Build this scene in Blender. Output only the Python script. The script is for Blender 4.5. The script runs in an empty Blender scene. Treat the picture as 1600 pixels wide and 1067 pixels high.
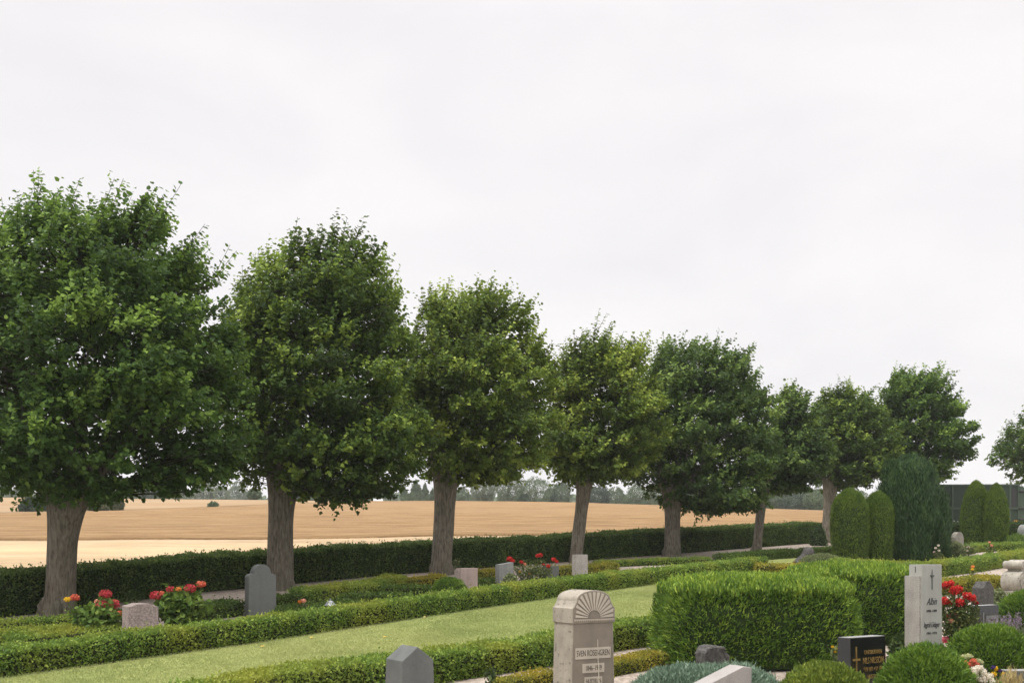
import bpy, bmesh, math, random
import numpy as np
from mathutils import Vector, Matrix

S = bpy.context.scene
COL = S.collection
rng = np.random.default_rng(7)
random.seed(7)
R = math.radians

# ------------------------------------------------------------------ camera
F = 1555.6            # focal length in photo pixels (35 mm on a 36 mm frame, 1600 px wide)
HZ = 875.0            # eye level in the photo
G0 = 127.0 / F        # the churchyard rises away from the camera
CH = 3.1
cd = bpy.data.cameras.new('camera'); cam = bpy.data.objects.new('camera', cd); COL.objects.link(cam)
cam.location = (0, 0, CH); cam.rotation_euler = (R(90), 0, 0)
cd.lens = 35.0; cd.sensor_width = 36.0; cd.sensor_fit = 'HORIZONTAL'
cd.shift_y = (HZ - 533.5) / 1600.0
cd.clip_start = 0.1; cd.clip_end = 5000
cd.dof.use_dof = True; cd.dof.focus_distance = 27.0; cd.dof.aperture_fstop = 2.0
S.camera = cam

# ------------------------------------------------------------------ world and sun (bright overcast)
SUN_EL, SUN_AZ = 56.0, -35.0      # azimuth seen from above, 0 = away from the camera, negative = to the left and behind
W = bpy.data.worlds.new('World'); S.world = W; W.use_nodes = True
nt = W.node_tree; nt.nodes.clear()
def N(t, **k):
    n = nt.nodes.new(t)
    for a, b in k.items(): setattr(n, a, b)
    return n
out = N('ShaderNodeOutputWorld'); bg = N('ShaderNodeBackground'); bg.inputs[1].default_value = 0.1
sky = N('ShaderNodeTexSky', sky_type='NISHITA', sun_disc=False, sun_elevation=R(SUN_EL), sun_rotation=R(180 - 40))
sky.dust_density = 3.0
tc = N('ShaderNodeTexCoord'); sep = N('ShaderNodeSeparateXYZ')
nt.links.new(tc.outputs['Generated'], sep.inputs[0])
# cloud sheet: even near the horizon, brighter overhead, faint soft structure
mp = N('ShaderNodeMapping'); mp.inputs['Scale'].default_value = (2.0, 2.0, 5.0)
nt.links.new(tc.outputs['Generated'], mp.inputs[0])
nz = N('ShaderNodeTexNoise'); nz.inputs['Scale'].default_value = 1.6; nz.inputs['Detail'].default_value = 5; nz.inputs['Roughness'].default_value = 0.5
nz.inputs['Distortion'].default_value = 0.4
nt.links.new(mp.outputs[0], nz.inputs['Vector'])
cr = N('ShaderNodeValToRGB')
cr.color_ramp.elements[0].position = 0.30; cr.color_ramp.elements[0].color = (0.830, 0.808, 0.826, 1)
cr.color_ramp.elements[1].position = 0.62; cr.color_ramp.elements[1].color = (0.918, 0.893, 0.892, 1)
nt.links.new(nz.outputs['Fac'], cr.inputs[0])
up = N('ShaderNodeMapRange', interpolation_type='SMOOTHSTEP'); up.inputs[1].default_value = 0.46; up.inputs[2].default_value = 0.95
up.inputs[3].default_value = 11.1; up.inputs[4].default_value = 40.0
nt.links.new(sep.outputs['Z'], up.inputs[0])
mul = N('ShaderNodeVectorMath', operation='SCALE')
nt.links.new(cr.outputs[0], mul.inputs[0]); nt.links.new(up.outputs[0], mul.inputs['Scale'])
mx = N('ShaderNodeMix', data_type='RGBA'); mx.inputs[0].default_value = 0.94
nt.links.new(sky.outputs[0], mx.inputs[6]); nt.links.new(mul.outputs[0], mx.inputs[7])
nt.links.new(mx.outputs[2], bg.inputs[0]); nt.links.new(bg.outputs[0], out.inputs[0])

sl = bpy.data.lights.new('sun', 'SUN'); sl.energy = 2.0; sl.angle = R(12); sl.color = (1.0, 0.95, 0.87)
sun = bpy.data.objects.new('sun', sl); COL.objects.link(sun)
d = Vector((-0.45, -0.42, 1.15)).normalized()      # towards the sun: high, behind and left of the camera
sun.rotation_euler = d.to_track_quat('Z', 'Y').to_euler(); sun.location = (-20, -20, 40)

S.view_settings.view_transform = 'Standard'; S.view_settings.look = 'None'
S.view_settings.exposure = 0.0; S.view_settings.gamma = 1.0
S.cycles.use_denoising = True
S.cycles.max_bounces = 8; S.cycles.diffuse_bounces = 3; S.cycles.transmission_bounces = 4
S.cycles.volume_bounces = 0; S.cycles.transparent_max_bounces = 8
S.cycles.volume_step_rate = 10

# ------------------------------------------------------------------ projection helpers
def GZ(y): return G0 * y if y > 13 else G0 * 13
def at(px, py, off=0.0):
    """point of the sloping ground (raised by off) seen at photo pixel px, py"""
    y = (CH - off) * F / (py - HZ + G0 * F)
    return Vector(((px - 800) / F * y, y, G0 * y + off))
def zat(P, py): return CH + (HZ - py) / F * P.y            # height at which the vertical through P shows at row py
def xat(P, px): return (px - 800) / F * P.y
def pxm(P): return F / P.y                                  # photo pixels per metre there

# ------------------------------------------------------------------ noise
def _h(ix, iy, iz, s):
    n = (ix * 73856093) ^ (iy * 19349663) ^ (iz * 83492791) ^ (s * 2654435)
    n = (n ^ (n >> 13)) * 1274126177 & 0x7fffffff
    return ((n ^ (n >> 16)) & 0xffff) / 65535.0
def noise3(P, s=0):
    """value noise -1..1 on an (n,3) array"""
    P = np.asarray(P, float); i = np.floor(P).astype(np.int64); f = P - i; f = f * f * (3 - 2 * f)
    r = 0
    for dx in (0, 1):
        for dy in (0, 1):
            for dz in (0, 1):
                w = (f[:, 0] if dx else 1 - f[:, 0]) * (f[:, 1] if dy else 1 - f[:, 1]) * (f[:, 2] if dz else 1 - f[:, 2])
                r = r + w * _h(i[:, 0] + dx, i[:, 1] + dy, i[:, 2] + dz, s)
    return r * 2 - 1
def nrm(v): return v / np.maximum(np.linalg.norm(v, axis=1, keepdims=True), 1e-9)
def rv(n): return nrm(rng.normal(size=(n, 3)))

# ------------------------------------------------------------------ mesh collector
class Geo:
    def __init__(s): s.V = []; s.n = 0; s.L = []; s.P = []; s.M = []; s.T = []; s.nl = 0; s.SM = []
    def add(s, V, Fc, mat=0, tone=0.5, smooth=False):
        """V (n,3); Fc (m,k) indices"""
        V = np.asarray(V, float); Fc = np.asarray(Fc, np.int64)
        m, k = Fc.shape
        s.V.append(V); s.L.append((Fc + s.n).ravel()); s.P.append(s.nl + np.arange(m) * k)
        s.M.append(np.full(m, mat)); s.T.append(np.broadcast_to(np.asarray(tone, float), (m,)).copy())
        s.SM.append(np.full(m, smooth)); s.n += len(V); s.nl += m * k
    def cards(s, P, D, Nn, L, Wd, mat=0, tone=None, fold=0.15):
        """diamond leaves"""
        n = len(P); D = nrm(D); Sd = nrm(np.cross(D, Nn)); Up = np.cross(Sd, D)
        L = np.broadcast_to(L, (n,))[:, None]; Wd = np.broadcast_to(Wd, (n,))[:, None]
        mid = P + D * L * 0.45 + Up * L * fold
        V = np.stack([P, mid + Sd * Wd / 2, P + D * L, mid - Sd * Wd / 2], 1).reshape(-1, 3)
        if tone is None: tone = rng.random(n)
        s.add(V, np.arange(4 * n).reshape(n, 4), mat, tone)
    def leaves(s, P, D, Nn, L, Wd, mat=0, tone=None, fold=0.12):
        """broad leaves: two quads folded along the midrib"""
        n = len(P); D = nrm(D); Sd = nrm(np.cross(D, Nn)); Up = np.cross(Sd, D)
        L = np.broadcast_to(L, (n,))[:, None]; Wd = np.broadcast_to(Wd, (n,))[:, None]
        lift = Up * Wd * fold
        V = np.stack([P, P + D * L * .28 + Sd * Wd * .5 + lift, P + D * L * .70 + Sd * Wd * .36 + lift, P + D * L - Up * L * .08,
                      P + D * L * .70 - Sd * Wd * .36 + lift, P + D * L * .28 - Sd * Wd * .5 + lift], 1).reshape(-1, 3)
        b = np.arange(n)[:, None] * 6
        if tone is None: tone = rng.random(n)
        s.add(V, np.concatenate([b + np.array([[0, 1, 2, 3]]), b + np.array([[0, 3, 4, 5]])]), mat, np.concatenate([tone, tone]))
    def tube(s, pts, rad, k=8, mat=0, wob=0.0, seed=0, cap=True, tone=0.5):
        pts = np.asarray(pts, float); n = len(pts); rad = np.broadcast_to(rad, (n,))
        T = np.gradient(pts, axis=0); T = nrm(T)
        ref = np.array([1.0, 0, 0]) if abs(T[0][0]) < .8 else np.array([0, 1.0, 0])
        A = nrm(np.cross(T, ref)); B = np.cross(T, A)
        a = np.arange(k) / k * 2 * math.pi
        ring = pts[:, None, :] + (A[:, None, :] * np.cos(a)[None, :, None] + B[:, None, :] * np.sin(a)[None, :, None]) * rad[:, None, None]
        V = ring.reshape(-1, 3)
        if wob:
            c = np.repeat(pts, k, 0); w = noise3(np.c_[V[:, 0] * 3, V[:, 1] * 3, V[:, 2] * .7], seed) * wob
            V = c + (V - c) * (1 + w)[:, None]
        i = np.arange(n - 1)[:, None] * k; j = np.arange(k)[None, :]; j2 = (j + 1) % k
        Fc = np.stack([i + j, i + j2, i + k + j2, i + k + j], -1).reshape(-1, 4)
        s.add(V, Fc, mat, tone, True)
        if cap:
            s.add(V[-k:], np.arange(k)[None, :], mat, tone); s.add(V[:k], np.arange(k)[None, ::-1], mat, tone)
    def box(s, c, sz, mat=0, rz=0.0, tone=0.5):
        x, y, z = (np.array(sz) / 2)
        V = np.array([[-x, -y, -z], [x, -y, -z], [x, y, -z], [-x, y, -z], [-x, -y, z], [x, -y, z], [x, y, z], [-x, y, z]])
        cs, sn = math.cos(rz), math.sin(rz); V = V @ np.array([[cs, sn, 0], [-sn, cs, 0], [0, 0, 1]]) + np.array(c)
        s.add(V, [[0, 3, 2, 1], [4, 5, 6, 7], [0, 1, 5, 4], [1, 2, 6, 5], [2, 3, 7, 6], [3, 0, 4, 7]], mat, tone)
    def build(s, name, mats, parent=None, org=None):
        V = np.concatenate(s.V)
        if org is None: org = parent.location if parent else (0, 0, 0)
        V = V - np.array(org)
        me = bpy.data.meshes.new(name)
        L = np.concatenate(s.L); P = np.concatenate(s.P)
        me.vertices.add(len(V)); me.vertices.foreach_set('co', V.ravel())
        me.loops.add(len(L)); me.loops.foreach_set('vertex_index', L.astype(np.int32))
        me.polygons.add(len(P)); me.polygons.foreach_set('loop_start', P.astype(np.int32))
        me.polygons.foreach_set('material_index', np.concatenate(s.M).astype(np.int32))
        me.polygons.foreach_set('use_smooth', np.concatenate(s.SM))
        at_ = me.attributes.new('tone', 'FLOAT', 'FACE'); at_.data.foreach_set('value', np.concatenate(s.T))
        for m in (mats if isinstance(mats, (list, tuple)) else [mats]): me.materials.append(m)
        me.update(calc_edges=True); me.validate()
        o = bpy.data.objects.new(name, me); COL.objects.link(o)
        if parent: o.parent = parent
        else: o.location = org
        return o

def tag(o, label=None, cat=None, group=None, kind=None):
    if label: o['label'] = label
    if cat: o['category'] = cat
    if group: o['group'] = group
    if kind: o['kind'] = kind
    return o
def thing(name, label, cat, loc, rz=0.0, group=None):
    o = bpy.data.objects.new(name, None); COL.objects.link(o); o.location = loc; o.rotation_euler = (0, 0, rz)
    o.empty_display_size = 0.2
    return tag(o, label, cat, group)

# ------------------------------------------------------------------ materials
def newmat(name):
    m = bpy.data.materials.new(name); m.use_nodes = True; t = m.node_tree; t.nodes.clear()
    o = t.nodes.new('ShaderNodeOutputMaterial'); return m, t, o
def nd(t, typ, ins=None, **k):
    n = t.nodes.new(typ)
    for a, b in k.items(): setattr(n, a, b)
    for a, b in (ins or {}).items():
        if hasattr(b, 'is_output'): t.links.new(b, n.inputs[a])
        else: n.inputs[a].default_value = b
    return n
def c4(c): return (c[0], c[1], c[2], 1)
def ramp(t, fac, stops):
    n = t.nodes.new('ShaderNodeValToRGB'); e = n.color_ramp.elements
    while len(e) < len(stops): e.new(0.5)
    for el, (p, c) in zip(e, stops): el.position = p; el.color = c4(c)
    t.links.new(fac, n.inputs[0]); return n.outputs[0]
def mixc(t, fac, a, b, mode='MIX'):
    n = nd(t, 'ShaderNodeMix', data_type='RGBA', blend_type=mode)
    for i, v in ((0, fac), (6, a), (7, b)):
        if hasattr(v, 'is_output'): t.links.new(v, n.inputs[i])
        else: n.inputs[i].default_value = v if i == 0 else c4(v)
    return n.outputs[2]
def leafmat(name, lo, mid, hi, tr=0.3, patch=None, pscale=1.2, rough=0.55, spec=0.22):
    m, t, o = newmat(name)
    a = nd(t, 'ShaderNodeAttribute', attribute_name='tone')
    col = ramp(t, a.outputs['Fac'], [(0.0, lo), (0.55, mid), (1.0, hi)])
    if patch:
        co = nd(t, 'ShaderNodeTexCoord')
        nz = nd(t, 'ShaderNodeTexNoise', {'Vector': co.outputs['Object'], 'Scale': pscale, 'Detail': 2.0})
        mr = nd(t, 'ShaderNodeMapRange', {0: nz.outputs['Fac'], 1: 0.45, 2: 0.68})
        col = mixc(t, mr.outputs[0], col, mixc(t, 0.65, col, patch))
    p = nd(t, 'ShaderNodeBsdfPrincipled', {'Base Color': col, 'Roughness': rough, 'Specular IOR Level': spec})
    tl = nd(t, 'ShaderNodeBsdfTranslucent', {'Color': mixc(t, 0.35, col, (hi[0] * 1.3, hi[1] * 1.3, hi[2]))})
    x = nd(t, 'ShaderNodeMixShader', {0: tr}); t.links.new(p.outputs[0], x.inputs[1]); t.links.new(tl.outputs[0], x.inputs[2])
    t.links.new(x.outputs[0], o.inputs[0]); return m
def plain(name, col, rough=0.6, spec=0.4, metal=0.0, var=0.12, scale=8.0):
    m, t, o = newmat(name)
    co = nd(t, 'ShaderNodeTexCoord'); nz = nd(t, 'ShaderNodeTexNoise', {'Vector': co.outputs['Object'], 'Scale': scale, 'Detail': 4.0})
    c = ramp(t, nz.outputs['Fac'], [(0.3, [v * (1 - var) for v in col]), (0.7, [min(1, v * (1 + var)) for v in col])])
    p = nd(t, 'ShaderNodeBsdfPrincipled', {'Base Color': c, 'Roughness': rough, 'Specular IOR Level': spec, 'Metallic': metal})
    t.links.new(p.outputs[0], o.inputs[0]); return m
def granite(name, col, speck=0.35, rough=0.75, bump=0.12, scale=90.0, lichen=None, stain=0.25):
    m, t, o = newmat(name)
    co = nd(t, 'ShaderNodeTexCoord'); v = co.outputs['Object']
    n1 = nd(t, 'ShaderNodeTexNoise', {'Vector': v, 'Scale': scale, 'Detail': 3.0, 'Roughness': 0.7})
    n2 = nd(t, 'ShaderNodeTexNoise', {'Vector': v, 'Scale': 3.2, 'Detail': 6.0, 'Roughness': 0.65})
    c = ramp(t, n1.outputs['Fac'], [(0.3, [x * (1 - speck) for x in col]), (0.5, col), (0.7, [min(1, x * (1 + speck)) for x in col])])
    c2 = ramp(t, n2.outputs['Fac'], [(0.3, [1 - stain] * 3), (0.65, (1, 1, 1))])
    c = mixc(t, 1.0, c, c2, 'MULTIPLY')
    ms = nd(t, 'ShaderNodeMapping', {'Vector': v, 'Scale': (6.0, 6.0, .9)}); n4 = nd(t, 'ShaderNodeTexNoise', {'Vector': ms.outputs[0], 'Scale': 1.0, 'Detail': 4.0})
    c = mixc(t, 1.0, c, ramp(t, n4.outputs['Fac'], [(0.35, [1 - stain * .55] * 3), (0.6, (1, 1, 1))]), 'MULTIPLY')
    if lichen:
        n3 = nd(t, 'ShaderNodeTexNoise', {'Vector': v, 'Scale': 14.0, 'Detail': 4.0})
        mr = nd(t, 'ShaderNodeMapRange', {0: n3.outputs['Fac'], 1: 0.60, 2: 0.70})
        c = mixc(t, mr.outputs[0], c, lichen)
    b = nd(t, 'ShaderNodeBump', {'Strength': bump, 'Distance': 0.02, 'Height': n1.outputs['Fac']})
    p = nd(t, 'ShaderNodeBsdfPrincipled', {'Base Color': c, 'Roughness': rough, 'Specular IOR Level': 0.4, 'Normal': b.outputs[0]})
    t.links.new(p.outputs[0], o.inputs[0]); return m

# lime leaves
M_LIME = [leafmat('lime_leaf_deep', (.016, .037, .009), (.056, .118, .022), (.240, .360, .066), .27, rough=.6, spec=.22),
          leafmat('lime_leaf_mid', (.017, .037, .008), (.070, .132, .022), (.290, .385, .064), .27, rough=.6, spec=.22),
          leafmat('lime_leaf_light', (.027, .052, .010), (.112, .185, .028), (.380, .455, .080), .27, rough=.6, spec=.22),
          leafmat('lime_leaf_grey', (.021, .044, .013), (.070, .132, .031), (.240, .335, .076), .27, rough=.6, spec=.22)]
M_BOX = leafmat('box_leaf', (.050, .108, .018), (.155, .255, .040), (.370, .460, .095), .32, (.36, .35, .05), .9)
M_BOXY = leafmat('box_leaf_yellow', (.070, .095, .014), (.240, .245, .036), (.440, .410, .070), .28, (.42, .31, .03), 1.4)
M_BOXD = leafmat('box_leaf_deep', (.030, .062, .012), (.080, .140, .026), (.190, .260, .055), .28)
M_HEDGE = leafmat('hedge_leaf', (.030, .056, .016), (.085, .140, .034), (.200, .270, .065), .30)
M_HEDGEL = leafmat('hedge_leaf_light', (.025, .045, .016), (.055, .090, .028), (.12, .17, .05), .22)
M_YEW = leafmat('yew_needle', (.030, .078, .013), (.108, .212, .028), (.340, .440, .064), .32)
M_THUJA = leafmat('thuja_spray', (.034, .070, .010), (.100, .170, .020), (.210, .285, .040), .28)
M_CYP = leafmat('cypress_spray', (.011, .030, .009), (.030, .074, .020), (.080, .140, .036), .2)
M_MOUND = leafmat('mound_needle', (.030, .075, .012), (.100, .190, .022), (.230, .330, .045), .3)
M_MOUNDL = leafmat('lime_mound_needle', (.040, .075, .012), (.130, .190, .025), (.270, .320, .050), .25)
M_JUN = leafmat('juniper_needle', (.070, .120, .082), (.165, .245, .170), (.290, .380, .280), .2)
M_GREY = leafmat('grey_green_leaf', (.090, .120, .050), (.180, .215, .095), (.300, .330, .160), .25)
M_HYD = leafmat('hydrangea_leaf', (.045, .095, .015), (.105, .185, .030), (.220, .300, .060), .3)
M_ROSEL = leafmat('rose_leaf', (.035, .060, .018), (.085, .120, .035), (.200, .210, .065), .3)
M_GRASS = leafmat('grass_blade', (.170, .215, .065), (.290, .340, .125), (.400, .430, .190), .3, (.40, .40, .17), .35, .6, .2)
M_CRIM = leafmat('crimson_petal', (.28, .022, .035), (.50, .045, .060), (.68, .12, .13), .3)
M_CORAL = leafmat('coral_petal', (.45, .06, .04), (.65, .14, .09), (.80, .32, .18), .3)
M_RED = leafmat('red_petal', (.26, .008, .010), (.50, .018, .018), (.68, .06, .045), .25)
M_SALM = leafmat('salmon_petal', (.60, .20, .13), (.75, .34, .22), (.85, .55, .40), .3)
M_PINK = leafmat('pink_petal', (.62, .05, .12), (.75, .10, .20), (.85, .35, .42), .3)
M_PALEP = leafmat('pale_pink_petal', (.70, .45, .45), (.80, .62, .60), (.85, .80, .78), .3)
M_WHITE = leafmat('white_petal', (.65, .55, .45), (.78, .72, .62), (.85, .82, .76), .3)
M_CREAM = leafmat('cream_green_petal', (.25, .30, .12), (.45, .47, .24), (.62, .60, .36), .3)
M_YEL = leafmat('yellow_petal', (.70, .40, .01), (.82, .55, .02), (.88, .68, .08), .3)
M_VIO = leafmat('violet_petal', (.03, .015, .09), (.06, .03, .16), (.12, .07, .25), .2)
M_ORANGE = leafmat('orange_petal', (.65, .16, .03), (.78, .28, .06), (.85, .45, .16), .3)
M_LAV = leafmat('lavender_flower', (.16, .11, .17), (.27, .20, .29), (.42, .33, .42), .25)
M_LAVL = leafmat('lavender_leaf', (.09, .12, .07), (.16, .19, .12), (.25, .27, .18), .25)
M_STRAW = leafmat('straw_blade', (.30, .24, .10), (.46, .37, .17), (.62, .52, .28), .25)
M_FAR = [leafmat('far_leaf_a', (.065, .100, .055), (.120, .165, .085), (.20, .25, .125), .15),  # leaf colours lightened to carry part of the distance haze
         leafmat('far_leaf_b', (.090, .125, .075), (.165, .205, .115), (.26, .30, .17), .15),
         leafmat('far_leaf_dark', (.030, .052, .034), (.060, .090, .055), (.12, .155, .085), .15),
         leafmat('far_leaf_olive', (.060, .070, .032), (.110, .120, .055), (.19, .195, .095), .15)]
M_TWIG = plain('twig_core', (.022, .036, .011), .9, .1)
M_TWIGY = plain('box_twig_core', (.030, .036, .012), .9, .1)
M_TWIGB = plain('bough_bark', (.045, .038, .026), .9, .1)
M_STEM = plain('green_stem', (.09, .12, .04), .7, .2)
M_FARBARK = plain('far_bark', (.09, .08, .065), .9, .1)

def barkmat():
    m, t, o = newmat('lime_bark')
    co = nd(t, 'ShaderNodeTexCoord')
    mp = nd(t, 'ShaderNodeMapping', {'Vector': co.outputs['Object'], 'Scale': (9.0, 9.0, 1.7)})
    n1 = nd(t, 'ShaderNodeTexNoise', {'Vector': mp.outputs[0], 'Scale': 2.2, 'Detail': 7.0, 'Roughness': 0.62, 'Distortion': 0.5})
    n2 = nd(t, 'ShaderNodeTexNoise', {'Vector': co.outputs['Object'], 'Scale': 1.7, 'Detail': 4.0})
    c = ramp(t, n1.outputs['Fac'], [(0.26, (.044, .037, .027)), (0.46, (.146, .127, .098)), (0.72, (.256, .229, .183))])
    mr = nd(t, 'ShaderNodeMapRange', {0: n2.outputs['Fac'], 1: 0.5, 2: 0.75, 4: 0.55})
    c = mixc(t, mr.outputs[0], c, (.085, .095, .055))
    b = nd(t, 'ShaderNodeBump', {'Strength': 0.8, 'Distance': 0.035, 'Height': n1.outputs['Fac']})
    p = nd(t, 'ShaderNodeBsdfPrincipled', {'Base Color': c, 'Roughness': 0.9, 'Specular IOR Level': 0.15, 'Normal': b.outputs[0]})
    t.links.new(p.outputs[0], o.inputs[0]); return m
M_BARK = barkmat()

def groundmat(name, stops, s1, s2, bump=0.4, patch=None, stretch=(1, 1, 1), ps=0.35, dist=0.02):
    m, t, o = newmat(name)
    co = nd(t, 'ShaderNodeTexCoord')
    mp = nd(t, 'ShaderNodeMapping', {'Vector': co.outputs['Object'], 'Scale': stretch})
    n1 = nd(t, 'ShaderNodeTexNoise', {'Vector': mp.outputs[0], 'Scale': s1, 'Detail': 6.0, 'Roughness': 0.7})
    n2 = nd(t, 'ShaderNodeTexNoise', {'Vector': mp.outputs[0], 'Scale': s2, 'Detail': 4.0})
    f = nd(t, 'ShaderNodeMath', {0: n1.outputs['Fac'], 1: n2.outputs['Fac']}, operation='ADD')
    f = nd(t, 'ShaderNodeMath', {0: f.outputs[0], 1: 0.5}, operation='MULTIPLY')
    c = ramp(t, f.outputs[0], stops)
    if patch:
        n3 = nd(t, 'ShaderNodeTexNoise', {'Vector': mp.outputs[0], 'Scale': ps, 'Detail': 3.0})
        mr = nd(t, 'ShaderNodeMapRange', {0: n3.outputs['Fac'], 1: 0.42, 2: 0.66})
        c = mixc(t, mr.outputs[0], c, mixc(t, 0.6, c, patch))
    b = nd(t, 'ShaderNodeBump', {'Strength': bump, 'Distance': dist, 'Height': f.outputs[0]})
    p = nd(t, 'ShaderNodeBsdfPrincipled', {'Base Color': c, 'Roughness': 0.95, 'Specular IOR Level': 0.1, 'Normal': b.outputs[0]})
    t.links.new(p.outputs[0], o.inputs[0]); return m
M_GRAVEL = groundmat('gravel', [(0.32, (.13, .105, .085)), (0.48, (.30, .25, .205)), (0.66, (.50, .43, .37))], 45, 9, .8)
M_LAWN = groundmat('lawn_soil', [(0.35, (.14, .17, .05)), (0.5, (.23, .26, .085)), (0.65, (.31, .33, .13))], 30, 3, .5)
M_WHEAT = groundmat('ripe_wheat', [(0.38, (.195, .120, .056)), (0.50, (.285, .176, .083)), (0.62, (.400, .265, .135))], 6.0, 0.9, 1.0, (.325, .212, .11), (.35, 1.2, 1), .05, .35)
M_BARLEY = groundmat('pale_barley', [(0.36, (.285, .207, .122)), (0.50, (.370, .275, .172)), (0.64, (.455, .352, .230))], 2.6, 0.5, .8, (.62, .46, .26), (.35, 1.2, 1), .08, .3)
M_FARF = groundmat('far_stubble', [(0.38, (.25, .165, .085)), (0.52, (.315, .22, .125)), (0.64, (.39, .295, .19))], .5, 0.05, .4, (.42, .34, .25), (.12, .6, 1), .03, .3)

# ------------------------------------------------------------------ the ground and the fields
def lerp(x, pts):
    xs, ys = zip(*pts); return float(np.interp(x, xs, ys))
HEDGE_BASE = [(-400, 1000), (30, 962), (300, 927), (600, 899), (800, 884), (1000, 869), (1290, 847)]
CREST = [(-400, 806), (0, 801), (100, 799), (250, 795), (420, 788), (550, 783), (700, 782), (900, 785), (1100, 791), (1280, 797), (2000, 803)]
CREST2 = [(-400, 776), (0, 777), (200, 779), (420, 781), (550, 783), (700, 782), (900, 785), (1100, 791), (1280, 797), (2000, 803)]
STRIP = [(-400, 844), (0, 843), (420, 841), (700, 837), (940, 834), (1050, 831), (1300, 822), (2000, 806)]
def terr(px, Y):
    c = at(px, lerp(px, CREST2))
    if Y <= c.y: return G0 * Y if Y > 13 else GZ(Y)
    return c.z + 0.030 * (Y - c.y)
cols = np.arange(-500, 2101, 20)
g = Geo(); rows = []
for px in cols:
    c = at(px, lerp(px, CREST2)).y
    ys = [2, 8, 13] + list(np.linspace(15, c, 24)) + [c + 20, c + 60, c + 150, c + 400]
    rows.append([((px - 800) / F * y if y > 15 else (px - 800) / F * 15, y, terr(px, y)) for y in ys])
def grid(g, rows, mat=0):
    A = np.array(rows); n, k = A.shape[:2]
    i = np.arange(n - 1)[:, None] * k; j = np.arange(k - 1)[None, :]
    g.add(A.reshape(-1, 3), np.stack([i + j, i + k + j, i + k + j + 1, i + j + 1], -1).reshape(-1, 4), mat, .5, True)
grid(g, rows); tag(g.build('ground', M_GRAVEL), kind='structure')
def band(name, near, far, mat, off, n=20, lump=0.0):
    g = Geo(); rows = []
    for px in np.arange(-500, 2101, 10):
        y0, y1 = near(px, off), at(px, far(px), off).y
        col = []
        for k, y in enumerate(np.linspace(y0, max(y1, y0 + .5), n)):
            x = (px - 800) / F * y
            w = lump * float(noise3(np.array([[x * .25, y * .12, 3.0]]))[0])
            col.append((x, y, G0 * y + off + w))
        col = [(col[0][0], col[0][1], G0 * col[0][1] - .05)] + col + [(col[-1][0], col[-1][1] + .1, G0 * col[-1][1] - .6)]
        rows.append(col)
    grid(g, rows); return tag(g.build(name, mat), kind='structure')
band('barley_field', lambda p, o: at(p, lerp(p, HEDGE_BASE)).y + 2.6, lambda p: lerp(p, STRIP), M_BARLEY, .40, 12, .04)
band('wheat_field', lambda p, o: at(p, lerp(p, STRIP) - .4, o).y, lambda p: lerp(p, CREST), M_WHEAT, .45, 30, .06)
band('stubble_field', lambda p, o: at(p, lerp(p, CREST) - (.3 if p < 540 else -.3), o).y, lambda p: lerp(p, CREST2) - .1, M_FARF, .08, 10, 0)

def sheet(name, poly, mat, off):
    """flat sheet between two pixel polylines lying on the slope"""
    g = Geo(); A, B = poly; n = 60
    rows = []
    for k in range(n + 1):
        u = k / n
        a = np.array([np.interp(u, np.linspace(0, 1, len(A)), [p[i] for p in A]) for i in (0, 1)])
        b = np.array([np.interp(u, np.linspace(0, 1, len(B)), [p[i] for p in B]) for i in (0, 1)])
        pa, pb = at(*a, off), at(*b, off)
        rows.append([tuple(pa.lerp(pb, v)) for v in np.linspace(0, 1, 8)])
    grid(g, rows); return g.build(name, mat)
LA = [(-260, 1090), (0, 1060), (400, 1005), (700, 959), (870, 934), (1020, 914), (1100, 905)]
LB = [(-160, 1180), (100, 1130), (430, 1078), (560, 1060), (700, 1034), (860, 1008), (1040, 982)]
tag(sheet('lawn', (LB, LA), M_LAWN, .02), kind='structure')
tag(sheet('gravel_path', ([(-300, 1012), (30, 972), (300, 942), (600, 915), (800, 897), (1000, 879), (1300, 853)], [(-300, 990), (30, 960), (300, 926), (600, 899), (800, 884), (1000, 869), (1300, 847)]), M_GRAVEL, .006), kind='structure')
# grass of the lawn strip: uncountable, one object
def in_lawn(n):
    u = rng.random(n); v = rng.random(n)
    ax = np.interp(u, np.linspace(0, 1, len(LA)), [p[0] for p in LA]); ay = np.interp(u, np.linspace(0, 1, len(LA)), [p[1] for p in LA])
    bx = np.interp(u, np.linspace(0, 1, len(LB)), [p[0] for p in LB]); by = np.interp(u, np.linspace(0, 1, len(LB)), [p[1] for p in LB])
    def W2(x, y):
        Y = CH * F / (y - HZ + G0 * F); return np.c_[(x - 800) / F * Y, Y, G0 * Y + .018]
    A, B = W2(ax, ay), W2(bx, by)
    return A + (B - A) * v[:, None]
n = 230000; P = in_lawn(n); g = Geo()
D = rv(n) * .75 + np.array([0.1, 0, 1.0])
g.cards(P, D, rv(n), .022 + .022 * rng.random(n), .008, 0, np.clip(.5 + .15 * rng.normal(size=n) + .3 * noise3(P * 1.3, 4), 0, 1), 0)
tag(g.build('lawn_grass', M_GRASS), 'short pale green mown grass strip between the low box hedges', 'grass', kind='stuff')

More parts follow.
